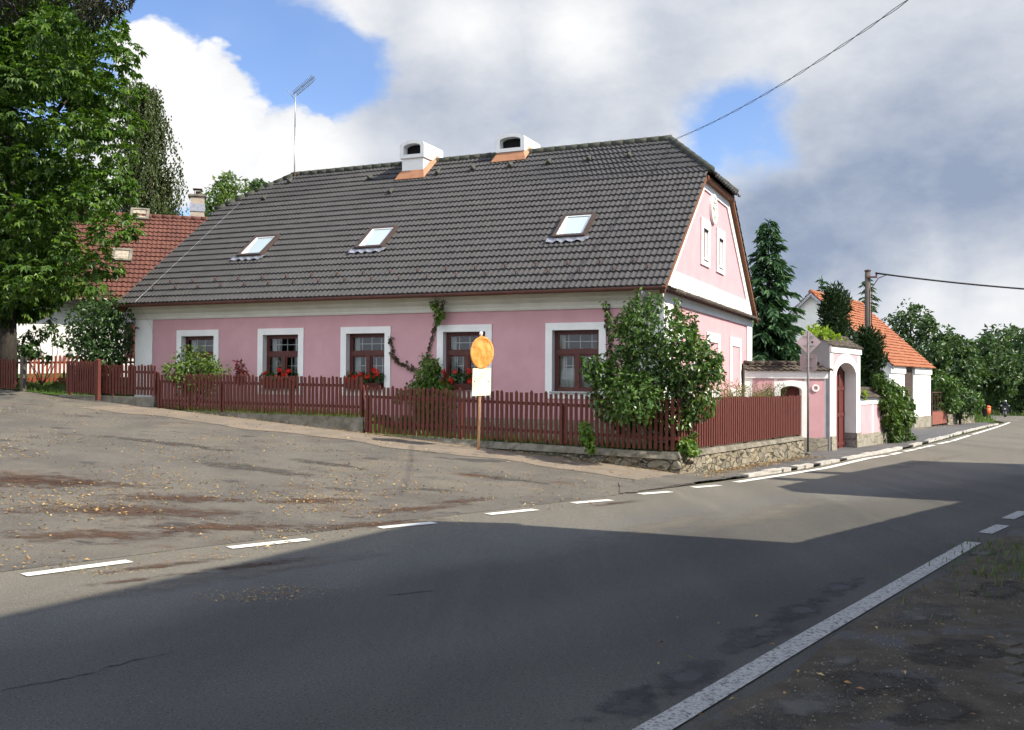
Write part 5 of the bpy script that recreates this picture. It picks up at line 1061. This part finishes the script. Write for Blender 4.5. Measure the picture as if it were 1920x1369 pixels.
# ------------------------------------------------------------------ trees, shrubs, climbers, flowers
def gp_(p, dz=0.): return np.array([p[0], p[1], zg(p[0], p[1])+dz])
def chestnut():
    Y = 32.; ctr = W(-28, 240, Y); base = gp_(W(12, 690, Y)); cl = []
    for i in range(150):
        d = unit(1)[0]; c = np.array([ctr[0], ctr[1], 10.6])+d*np.array([4.0, 4.0, 6.6])*rng.uniform(.78, .98)
        if c[2] < 5.0 and c[0] > -14.4: continue
        r_ = rng.uniform(.75, 1.2); cl.append((c, (r_, r_, r_*.62)))
    for i in range(14): cl.append((np.array([ctr[0]+rng.normal(0,.8), ctr[1]+rng.normal(0,.8)+.6, 5.8+i*.75]), 1.7))
    for px, py, r in ((215,120,.8),(225,230,.8),(205,330,.8),(215,430,.8),(190,500,.7),(120,520,.8),(60,510,.9),(150,470,.9),(100,60,1.),(180,40,.9),(20,440,1.),(232,420,.55),(228,90,.6),(90,300,1.1),(20,150,1.1),(232,170,.6),(225,290,.6),(228,360,.6),(150,250,1.),(150,380,1.),(60,400,1.),(60,220,1.),(30,540,.6),(165,535,.5),(95,545,.5),(120,150,1.)):
        cl.append((W(px, py, Y-3.4+rng.uniform(-.4,.6)), (r, r, r*.52)))
    broadleaf('chestnut_tree', 'huge horse chestnut tree with a dense crown filling the upper left', 'tree', base, 15.5, cl, 27000, .235, l_chest, .27, palm=True, nl=16)
chestnut()
def px_clumps(lst, Y, dy=.6): return [(W(px, py, Y+rng.uniform(-dy, dy)), r*Y/F) for px, py, r in lst]
def big_bush():
    Y = 22.75; base = W(1262, 846, Y); base[2] = .5
    cl = px_clumps([(1190,580,24),(1205,610,36),(1180,640,32),(1160,690,38),(1125,700,28),(1112,688,24),(1150,745,46),(1215,680,62),(1270,640,40),(1285,610,22),(1262,590,18),(1290,680,52),(1325,690,28),(1340,672,16),(1300,740,50),(1240,745,62),(1190,745,50),(1265,790,36),(1283,818,24),(1290,835,16),(1172,790,26),(1310,650,24),(1345,700,14),(1225,570,22),(1168,605,22)], Y, .55)
    t = thing('corner_bush', 'large leafy bush spilling over the corner of the picket fence', 'bush', base); mb = MB()
    for i in range(11): limb(mb, base+rng.normal(0, .12, 3)*[1, 1, 0], cl[(i*2) % len(cl)][0], .03, .008, .12, 5)
    mb.build('stem', m_bark, t, True); foliage('foliage', cl, 9500, .13, l_bush, t, .62, .5, .35)
    for cs, n in ((px_clumps([(1097,803,11),(1103,820,12),(1108,838,9)], 22.35, .1), 230), (px_clumps([(1284,836,16),(1300,846,9)], 22.35, .1), 190)): foliage('hanging_sprig', cs, n, .13, l_ivy, t, .75, .7, .2)
    tw = MB()
    for px0, py0, px1, py1 in ((1190,590,1196,548),(1275,600,1268,560),(1320,690,1352,668),(1150,640,1133,565),(1300,640,1302,592)): limb(tw, W(px0,py0,Y), W(px1,py1,Y), .012, .004, .08, 4)
    tw.build('twig', m_bark, t)
    P = [(W(a[0]+(a[2]-a[0])*u, a[1]+(a[3]-a[1])*u, Y)+rng.normal(0,.02,3), .055) for a in ((1190,590,1196,548),(1275,600,1268,560),(1320,690,1352,668),(1150,640,1133,565),(1300,640,1302,592)) for u in np.linspace(.1,1,8)]
    foliage('twig_leaves', P, 260, .11, l_bush, t, .6, .5, .3)
big_bush()
def lilac():
    Y = 31.5; base = gp_(W(200, 700, Y)); cl = px_clumps([(190,580,42),(165,600,38),(150,625,28),(215,590,36),(235,610,22),(190,630,48),(210,650,40),(170,655,34),(145,655,22),(225,640,24),(200,665,34),(180,560,26)], Y, .6)
    t = thing('lilac_shrub', 'tall lilac shrub standing before the white house wall', 'shrub', base); mb = MB()
    for i in range(8): limb(mb, base+rng.normal(0, .15, 3)*[1, 1, 0], cl[i][0], .035, .01, .1, 5)
    mb.build('stem', m_bark, t, True); foliage('foliage', cl, 3600, .15, l_lilac, t, .55, .6, .35)
    Y = 33.5; base = gp_(W(78, 705, Y)); cl = px_clumps([(45,645,20),(70,630,16),(95,618,14),(38,660,14),(60,655,18),(110,640,10),(85,670,10),(100,605,9)], Y, .3)
    t = thing('dark_shrub', 'thin dark shrub beside the chestnut trunk against the white wall', 'shrub', base); mb = MB()
    for i in range(6): limb(mb, base, cl[i][0], .02, .008, .1, 5)
    mb.build('stem', m_bark, t, True); foliage('foliage', cl, 650, .17, l_lilac, t, .6, .6, .3)
lilac()
def facade_plants():
    b = fenceline(13.5)+D2*.7; Y = b[1]
    cl = px_clumps([(345,680,24),(370,670,22),(330,695,22),(395,690,22),(362,705,34),(400,700,20),(420,698,12),(378,725,26),(340,720,24),(310,695,10),(352,655,12),(392,680,14)], Y, .35)
    t = thing('garden_shrub', 'light green shrub growing through the fence under the leftmost window', 'shrub', W(362, 770, Y)); mb = MB()
    for i in range(7): limb(mb, W(360, 775, Y), cl[i][0], .018, .006, .1, 4)
    mb.build('stem', m_bark, t, True); foliage('foliage', cl, 1500, .12, l_light, t, .6, .4, .3)
    b = fenceline(11.9)+D2*.9; Y = b[1]; cl = px_clumps([(451,690,8),(447,682,6),(455,698,9),(450,708,9)], Y, .1); t = thing('red_leaved_plant', 'small reddish plant above the fence between the two left windows', 'plant', W(452, 770, Y))
    mb = MB(); limb(mb, W(452, 775, Y), W(450, 690, Y), .014, .006, .05, 4); mb.build('stem', m_bark, t); foliage('foliage', cl, 190, .13, l_red, t, .5, .6, .3)
    # vine: bushy foot, climbing shoot to the cornice, side shoot to the left
    fpt = lambda px, py, o=.12: HO+sum(a*b for a, b in zip((EX, EY, Z3), hloc(onplane(px, py, HO-EY*o, EY))))
    base = fpt(800, 775); t = thing('climbing_vine', 'green vine climbing the pink wall between two windows up to the cornice', 'climbing plant', base)
    def sh(l, o=.06): return [fpt(px, py, o) for px, py in l]
    main = sh([(805,770),(803,700),(800,670),(805,650),(812,625),(818,600),(824,588)])+sh([(828,575),(832,563)], .42); side = sh([(795,740),(780,695),(765,685),(748,680),(738,668),(734,645),(732,632)])
    mb = MB(); mb.tube(main, .012, 5); mb.build('stem', m_bark, t, True); mb = MB(); mb.tube(side, .009, 5); mb.build('shoot', m_bark, t, True)
    def along(P, n, r): P = np.array(P); return [(P[k]*(1-f)+P[k+1]*f, r) for k, f in ((min(len(P)-2, int(u*(len(P)-1))), u*(len(P)-1)-min(len(P)-2, int(u*(len(P)-1)))) for u in np.linspace(0, 1, n))]
    foliage('side_leaves', along(side, 26, .06), 150, .10, l_brown, t, .7, .7, .2); foliage('upper_leaves', along(main[2:], 24, .05), 150, .09, l_brown, t, .7, .8, .2)
    foliage('top_leaves', [(p, .12) for p in sh([(815,570),(822,578),(826,590),(820,600)], .3)], 130, .12, l_ivy, t, .7, .7, .2)
    q = HO[:2]; cl = [(fpt(px, py, .35), r*27/F) for px, py, r in ((805,690,20),(795,705,20),(812,705,20),(800,675,14),(815,685,12),(780,725,16),(800,730,26),(825,725,16),(840,735,14),(765,732,10),(785,750,20),(815,760,22),(750,745,12),(840,760,14),(790,785,22),(760,790,14),(830,790,16))]
    foliage('foliage', cl, 2000, .12, l_ivy, t, .6, .7, .3)
    b1 = fpt(1140, 760); t = thing('thin_vine', 'thin dry vine shoot climbing the right edge of the rightmost window', 'climbing plant', b1); P = sh([(1148,740),(1146,680),(1142,640),(1140,600),(1136,568)]); mb = MB(); mb.tube(P, .01, 5); mb.build('stem', m_bark, t); foliage('foliage', along(P, 26, .07), 170, .11, l_brown, t, .7, .8, .2)
facade_plants()
def flowerboxes():
    src = None
    for i, lab in ((1, 'window box of red geraniums on the sill of the second window from the left'), (2, 'window box of red geraniums on the sill of the middle window'), (3, 'window box of red geraniums on the sill behind the rusty sign')):
        a, b = WX[i]; c = (a+b)/2; t = thing('flower_box', lab, 'flower box', HO+EX*c+EY*-.02+Z3*(WZ0+BW+.0), 'geranium boxes on the window sills', TH)
        m = MB(True); m.prism([(-.52,-.13,.005),(.52,-.13,.005),(.56,-.16,.18),(-.56,-.16,.18)], (0,.24,0)); m.build('planter', m_frame, t)
        cl = [(np.array([x, -.06+rng.normal(0,.05), .27+rng.uniform(-.06,.10)]), .13) for x in np.linspace(-.55, .55, 9)]
        P, d = clump_points(cl, 420, .3); V, Fc = diamonds(P, unit(420)*.6+d*.6, d+np.array([0,0,.8]), .075*np.ones(420), .075*np.ones(420)); link('foliage', V, Fc, l_lilac, t, True)
        fl = [(np.array([rng.uniform(-.6,.6), -.14+rng.normal(0,.06), .33+rng.uniform(-.16,.22)]), .058) for k in range(17)]
        P, d = clump_points(fl, 600, .5); V, Fc = diamonds(P, unit(600)*.8+d*.4, d+np.array([0,0,.3]), .05*np.ones(600), .048*np.ones(600)); link('blossom', V, Fc, l_flower, t, True)
flowerboxes()
def gable_grass():
    for i, (u, side, h, n, lab) in enumerate(((.42, 1.0, 1.9, 300, 'feathery straw coloured grass clump behind the fence, nearest the corner bush'), (.60, .9, 1.7, 260, 'tall feathery grass clump behind the middle of the sunlit fence'), (.72, .6, 1.55, 220, 'green grass clump behind the fence under the blind windows'), (.84, .5, 1.6, 260, 'bushy green grass clump near the small arched doorway'))):
        p = CF+FD*FLN*u-FN*side; base = v3(p, .46); t = thing('ornamental_grass', lab, 'grass clump', base, 'grass clumps behind the sunlit fence')
        P = [base+np.array([*rng.normal(0, .16, 2), 0]) for k in range(n)]; blades('blade', P, h, l_straw if i < 2 else l_grass, t, .009, .45)
        cl = [(base+np.array([*rng.normal(0, .25, 2), h*rng.uniform(.7, .98)]), .12) for k in range(12)]; foliage('plume', cl, 260, .10, l_straw if i < 3 else l_light, t, .16, -.4, .2)
gable_grass()
# conifers beside the gateway
def put(px, py, Y): return W(px, py, Y)
def conif(name, label, px, ptop, Y, wpx, nb, mat, **k):
    b = put(px, 700, Y); b[2] = zg(b[0], b[1])-.0; H = W(px, ptop, Y)[2]-b[2]; return conifer(name, label, b, H, wpx*Y/F, nb, mat, **k)
conif('weeping_spruce', 'tall dark spruce with drooping feathery branches between house and gateway', 1440, 415, 42., 76, 210, l_spruce, droop=.55, card=.62, power=.62, rise=.25, per=16, low=.05)
conif('spruce_tree', 'small spruce top peeping over the left end of the barn roof', 1541, 522, 74., 40, 70, l_spruce, droop=.25, card=.9, per=9)
conif('spruce_tree', 'dark spruce standing behind the utility pole', 1626, 522, 82., 52, 90, l_spruce, droop=.22, card=1.0, per=10)
def pines():
    Y = 38.5
    for px, top, w, lab, n in ((1564, 540, 60, 'dense dark mountain pine in front of the barn roof', 0), (1628, 622, 52, 'lower dark pine crowding the right side of the gateway', 1)):
        b = put(px, 700, Y+n*1.2); b[2] = zg(b[0], b[1]); H = W(px, top, Y)[2]-b[2]; Rw = w*Y/F; t = thing('mountain_pine', lab, 'pine', b); cl = []
        for i in range(120):
            q = rng.uniform(.12, .97); a = rng.uniform(0, 2*math.pi); r = Rw*(1.05-q)**.55*rng.uniform(.3, .95); cl.append((b+np.array([r*math.cos(a), r*math.sin(a)*.8, H*q]), (.27, .27, .42)))
        mb = MB(); mb.tube([b, b+Z3*H*.5, b+Z3*H*.95], [.14, .09, .02], 8)
        for c in cl[::3]: limb(mb, b+Z3*max(.3, (c[0][2]-b[2])*.75), c[0], .035, .012, .08, 4)
        mb.build('trunk', m_bark, t, True); foliage('crown', cl, 7500, .27, l_pine, t, .26, -.8, .15, .7)
pines()
def creeper():
    cl = []
    for px, py, r, dx in ((1650,748,22,.0),(1662,730,20,0),(1678,738,18,0),(1690,760,18,0),(1668,765,26,0),(1655,780,22,0),(1680,785,24,0),(1696,782,14,0),(1665,805,22,0),(1685,806,16,0),(1672,818,16,0),(1692,816,10,0),(1645,725,14,0),(1640,712,12,0),(1702,822,8,0),(1700,760,8,0)):
        s = lpx(px, LO, GU); q = v3(LO[:2]+GU*s+GN*.15, 0); q[2] = CZ+(720.4-py)/F*q[1]; cl.append((q, r*q[1]/F*.95))
    base = v3(cl[10][0], zs(*cl[10][0][:2])); t = thing('creeper_mound', 'thick green creeper smothering the wall end beside the barn', 'climbing plant', base); mb = MB()
    for i in range(6): limb(mb, base+rng.normal(0, .2, 3)*[1, 1, 0], cl[i][0], .04, .01, .1, 5)
    mb.build('stem', m_bark, t); foliage('foliage', cl, 4200, .17, l_creep, t, .75, .9, .45)
    cl = []
    for px, py, r in ((1545,630,12),(1560,628,15),(1575,632,15),(1588,640,12),(1600,648,10),(1610,655,8),(1552,618,6)):
        s = lpx(px, GO, GU); q = v3(GO[:2]+GU*s-GN*.45, 0); q[2] = CZ+(720-py)/F*q[1]; cl.append((q, r*q[1]/F))
    t = thing('bright_vine', 'bright yellow green vine sprawling on the tiled top of the gateway', 'climbing plant', cl[2][0]); mb = MB(); mb.tube([c[0]-Z3*.1 for c in cl[:6]], .02, 5); mb.build('stem', m_bark, t); foliage('foliage', cl, 620, .19, l_bright, t, .5, .1, .3)
    cl = [(GO+v3(GU, 0)*(gw_+.25+.12*i)+Z3*(1.75-gz-.05*i)-v3(GN,0)*.0, .12) for i in range(3)]; t = thing('trailing_vine', 'small green vine trailing over the low wall beside the gateway', 'climbing plant', cl[0][0]); foliage('foliage', cl, 90, .13, l_bright, t, .6, .6, .3); mb = MB(); mb.tube([c[0] for c in cl], .01, 4); mb.build('stem', m_bark, t)
creeper()
def fartree(name, label, px, py, Y, rx, rz_, n=1500, ln=.42, mat=None, cl=26, cr=.30, grp='trees beyond the barn', tr=.2, aspect=.6):
    c = W(px, py, Y); r = rx*Y/F; rzz = rz_*Y/F; b = gp_(c); broadleaf(name, label, 'tree', b, max(2.5, c[2]+rzz-b[2]), blobcrown(c, (r, r, rzz), cl, cr*min(r, rzz)*1.35), n, ln, mat or l_far, tr, aspect, grp, .2, .35, 6)
fartree('deciduous_tree', 'open crowned tree rising behind the barn roof gable end', 1708, 635, 92, 44, 66, 1900, .46)
fartree('deciduous_tree', 'round bushy tree right of the open crowned tree, past the barn', 1790, 686, 80, 54, 64, 3200, .46)
fartree('deciduous_tree', 'broad leafy tree overhanging the bend above the orange bin', 1846, 684, 84, 52, 68, 3400, .46)
fartree('deciduous_tree', 'dark tree at the right edge behind the motorcyclist', 1912, 690, 125, 56, 92, 3600, .66)
fartree('deciduous_tree', 'shaded tree behind the motorcyclist, left of the edge tree', 1878, 700, 135, 46, 74, 2800, .66)
fartree('deciduous_tree', 'tall tree out at the right edge past the bend', 1985, 670, 118, 60, 110, 2200, .6)
fartree('deciduous_tree', 'small tree between the barn gable and the round bushy tree', 1748, 684, 76, 34, 50, 1700, .42)
fartree('deciduous_tree', 'low tree in the hollow behind the orange bin', 1830, 735, 128, 45, 36, 1500, .6)
fartree('leafy_bush', 'dense bush touching the barn corner above the iron gate', 1768, 735, 68, 28, 42, 1500, .32, l_bush, 22, .34, 'bushes along the garden edge', .08)
fartree('leafy_bush', 'rounded bush over the field stone wall', 1800, 750, 71, 26, 30, 1300, .3, l_far, 20, .34, 'bushes along the garden edge', .08)
fartree('leafy_bush', 'bush at the end of the field stone wall by the grassy bank', 1819, 757, 76, 18, 22, 900, .3, l_bush, 20, .34, 'bushes along the garden edge', .08)
fartree('garden_tree', 'pale green rounded tree behind the chimney of the white house', 425, 372, 70, 55, 44, 2400, .32, l_light, 30, .3, None, .25)
fartree('garden_tree', 'dark green tree just showing above the left end of the dark roof', 490, 362, 76, 26, 22, 1000, .34, l_far, 16, .34, None, .25)
def birch():
    Y = 58.; b = gp_(W(285, 700, Y)); t = thing('birch_tree', 'weeping birch with hanging branches behind the red tiled roof', 'tree', b); top = W(272, 172, Y); mb = MB(); mb.tube([b, (b+top)/2+[.3,0,0], top], [.3, .2, .03], 8); P = []; A = []
    for i in range(85):
        q = rng.uniform(.35, 1.); p0 = b+(top-b)*q; a = rng.uniform(0, 2*math.pi); L = (1-q*.72)*4.2*rng.uniform(.5, 1.); L = min(L, 2.9)
        tip = p0+np.array([math.cos(a)*L, math.sin(a)*L, L*.45]); mb.tube([p0, (p0+tip)/2+Z3*.25, tip], [.05, .03, .012], 4, False)
        for k in range(17):
            u = rng.uniform(.35, 1.05); s = p0+(tip-p0)*u+rng.normal(0, .12, 3); n = int(rng.uniform(9, 26)); d = rng.normal(0, .05, 2)
            for j in range(n): P.append(s+np.array([d[0]*j*.6, d[1]*j*.6, -j*.13])+rng.normal(0, .05, 3)); A.append(np.array([*rng.normal(0, .4, 2), -1.]))
    mb.build('trunk', m_bark, t, True); P = np.array(P); A = np.array(A); V, Fc = diamonds(P, A, unit(len(P))+[0,-.5,.3], .2*rng.uniform(.7,1.3,len(P)), .12*np.ones(len(P))); link('crown', V, Fc, l_birch, t)
birch()
def dark_tree():
    Y = 24.; b = gp_(W(-260, 760, Y)); cl = px_clumps([(165,5,30),(205,0,26),(235,-2,16),(190,25,22),(215,18,14),(170,40,14),(150,-20,34),(100,-45,50),(20,-40,60),(5,20,26),(-60,0,60),(-150,-100,90),(-100,100,50),(240,-20,20)], Y, .5)
    t = thing('larch_tree', 'dark brownish branches of a near tree hanging in at the top left', 'tree', b); mb = MB(); tp = W(-200, -300, Y); mb.tube([b, (b+tp)/2, tp], [.3, .22, .05], 8)
    hub = W(40, -330, Y); limb(mb, b+(tp-b)*.8, hub, .12, .06, .05, 6)
    for c in cl[:13]: limb(mb, hub, c[0], .035, .008, .06, 5)
    mb.build('trunk', m_bark, t, True); foliage('crown', cl, 6500, .17, Mleaf('dark needles', [(.014,.02,.008),(.026,.03,.011),(.04,.034,.016)], .12), t, .34, .5, .2)
dark_tree()
def bank():
    P = [W(1830,785,84), W(1850,776,92), W(1868,788,84), W(1850,794,78), W(1822,792,77)]; c = np.mean(P, axis=0); mb = MB(); n = len(P)
    V = [np.array([p[0], p[1], zr(p[1])+.02]) for p in P]+[np.array([c[0]-.5, c[1]+2., zr(c[1])+1.0])]
    mb.add(V, [(i, (i+1) % n, n) for i in range(n)]); tag(mb.build('grass_bank', m_grass, smooth=True), kind='structure')
    pts = []
    for i in range(500): a, b_ = rng.integers(0, n), rng.random(2); p = V[a]*(1-b_[0])+V[(a+1) % n]*b_[0]; p = p+(V[n]-p)*b_[1]; pts.append(p)
    blades('bank_grass', pts, .4, l_grass, None, .03, .7, 'stuff')
    pts = []
    for px, py, n, s in ((1900,1080,120,.35),(1910,1035,140,.35),(1880,1110,30,.4),(1915,1060,120,.35),(1840,1090,25,.5),(1800,1160,14,.5)):
        q = onz(px, py)
        for i in range(n): o = rng.normal(0, s, 2); pts.append((q[0]+o[0], q[1]+o[1], .02))
    blades('roadside_grass', pts, .10, l_grass, None, .006, 1.1, 'stuff')
    pts = []
    for i in range(900): x = rng.uniform(48, 66); y = rng.uniform(112, 135); pts.append((x, y, zg(x, y)-.06))
    blades('meadow_grass', pts, .5, l_grass, None, .03, .6, 'stuff')
bank()
# fallen leaves: uncountable litter on the side street, the verge and the pavement edge
def gravel():
    Vs = []; Fs = []
    for i in range(1700):
        u = rng.random(); k = min(len(RPX)-2, int(u*(len(RPX)-1))); f = u*(len(RPX)-1)-k; p = RPX[k]*(1-f)+RPX[k+1]*f+np.array([.8, -.6])*abs(rng.normal(0, .9)); r = rng.uniform(.004, .013); n = len(Vs)
        q = np.array([p[0], p[1], zr(p[1])+.022]); Vs += [q+np.array(d)*r*rng.uniform(.6, 1.3) for d in ((1,0,0),(0,1,0),(-1,0,0),(0,-1,0),(0,0,.7))]; Fs += [(n,n+1,n+4),(n+1,n+2,n+4),(n+2,n+3,n+4),(n+3,n,n+4)]
    tag(link('gravel', Vs, Fs, M('pale gravel', (.23, .21, .175), (.12, .105, .085), 14, .9)), kind='stuff')
gravel()
strip('verge_dirt', [onz(*p)[:2] for p in ((1150,929),(1215,921),(1300,908),(1420,890.5))], [onz(*p)[:2] for p in ((1150,916),(1215,906),(1300,893),(1420,876))], m_asph2, zg, .020, 60, 6, jit=.05)
def litter():
    P = []
    while len(P) < 3600:
        x, y = rng.uniform(-14, 4), rng.uniform(9.5, 30); p = np.array([x, y])
        if (p-CF)@D2 > -.05: continue
        d = np.array([x, y, .06*max(0, y-11)])-CAM; w_ = d@fw; px = 960+F*(d@RT)/w_; py = 684.5-F*(d@UP)/w_
        if not (-40 < px < 1230 and py < 1090): continue
        q = (.10+.9*sm(800, 960, py))*(1-.65*sm(650, 1200, px))*(y/22)**1.2
        nz_ = math.sin(x*1.7)+math.sin(y*2.3+x)+math.sin(x*.6-y*.9)
        if rng.random() > q*(.5+.32*nz_): continue
        if adist(x, y) < -.4: continue
        P.append((x, y, zg(x, y)+.012))
    for i in range(700):
        s = rng.uniform(-.2, 14)**1.; p = fenceline(s)-D2*abs(rng.normal(0.08, .16)); P.append((*p, zg(*p)+.02+abs(rng.normal(0,.01))))
    for i in range(1500):
        u = rng.random()**1.3; p = CF+FD*(FLN*u*1.02)+FN*(.14+abs(rng.normal(0, .3))); P.append((*p, zs(*p)+.012+abs(rng.normal(0,.008))))
    for i in range(300):
        s = rng.uniform(bt(1700), bt(1790)); p = BR[:2]+BD*s+BN*(.2+abs(rng.normal(0, .5))); P.append((*p, zs(*p)+.012))
    for i in range(30): px, py = rng.uniform(1200, 1900), rng.uniform(1150, 1369); g = onz(px, py); P.append((g[0], g[1], g[2]+.04))
    for px, py, n, s in ((485,1120,120,.22),(520,1110,60,.15),(565,1105,25,.1),(450,1128,40,.12),(395,1045,90,.25),(200,1075,70,.2)):
        q = G(px, py)
        for i in range(n): o = rng.normal(0, s, 2); P.append((q[0]+o[0]*1.6, q[1]+o[1]*.6, q[2]+.012))
    P = np.array(P); n = len(P); a = rng.uniform(0, 2*math.pi, n); A = np.stack([np.cos(a), np.sin(a), rng.normal(0, .18, n)], 1); l = np.where(np.arange(n) > n-405, .03, rng.uniform(.028, .075, n)); V, Fc = diamonds(P, A, np.array([0,0,1.])+rng.normal(0, .25, (n, 3)), l, l*rng.uniform(.3, .6, n), .1)
    V[:, 2] += .012; tag(link('fallen_leaves', V, Fc, l_fall), kind='stuff')
litter()
# ------------------------------------------------------------------ the houses across the road, outside the frame, whose shade lies on the road
def street_house(name, label, r0, r1, H, hw, slope, chim=(), wallmat=None):
    r0, r1 = np.array(r0, float), np.array(r1, float); d = nrm(r1-r0); n = np.array([d[1], -d[0]]); L = np.linalg.norm(r1-r0); ez = H-hw*slope
    t = thing(name, label, 'house', v3(r0, 0)); P = lambda s, w, z: v3(r0+d*s+n*w, z); m = MB(); w = hw-.35
    for sg in (-1, 1): m.quad(P(.1,sg*w,-.3), P(L-.1,sg*w,-.3), P(L-.1,sg*w,ez+.3), P(.1,sg*w,ez+.3))
    for s in (.1, L-.1): m.quad(P(s,-w,-.3), P(s,w,-.3), P(s,w,ez+.3), P(s,0,H-.1), P(s,-w,ez+.3))
    m.build('wall', wallmat or m_cream, t); r = MB()
    for sg in (-1, 1): tiles(r, P(0,sg*hw,ez), v3(d, 0), nrm(v3(-n*sg*hw, H-ez)), math.hypot(hw, H-ez), lambda q: (0, L), .3, .4, .02, .04, 3)
    rf = r.build('roof', m_red, t, True)
    for s in chim: c = MB(); c.obox(P(s-.3,-.35,H-.8), v3(d*.6, 0), v3(n*.7, 0), (0,0,1.9)); c.build('chimney', m_brick, rf)
    for s in np.arange(1.2, L-1.5, 2.6):
        f = MB(); a = P(s,-w-.02,1.2); f.ring([a, a+v3(d,0)*1., a+v3(d,0)*1.+Z3*1.4, a+Z3*1.4], [a+v3(d,0)*.1+Z3*.1, a+v3(d,0)*.9+Z3*.1, a+v3(d,0)*.9+Z3*1.3, a+v3(d,0)*.1+Z3*1.3], v3(-n*.05, 0)); o = f.build('window', m_white, t); g = MB(); q = v3(-n*.012, 0); g.quad(a+v3(d,0)*.1+Z3*.1+q, a+v3(d,0)*.9+Z3*.1+q, a+v3(d,0)*.9+Z3*1.3+q, a+v3(d,0)*.1+Z3*1.3+q); g.build('pane', m_dark, o)
KT = 1/math.tan(EL)
def ridge_for(p, H): return np.array(p)+SUNP*H*KT
a, b = ridge_for((-4.6, 8.5), 11.5), ridge_for((-1.25, 14.75), 11.5); dd = nrm(b-a)
street_house('tall_house', 'tall cream house across the road, outside the picture on the right', a-dd*7, b, 11.5, 3.6, 1.2)
a, b = ridge_for((4.43, 12.5), 4.6), ridge_for((8.2, 16.6), 4.6); dd = nrm(b-a)
street_house('low_outbuilding', 'low outbuilding between the two houses across the road, outside the picture', a-dd*1., b+dd*2.5, 4.6, 1.6, .5, wallmat=m_white)
a, b = ridge_for((5.65, 19.2), 10.), ridge_for((12.1, 27.8), 10.)
street_house('chimney_house', 'house with two chimneys farther along the road, outside the picture', a, b, 10., 4., .75, (3.0, 5.4))
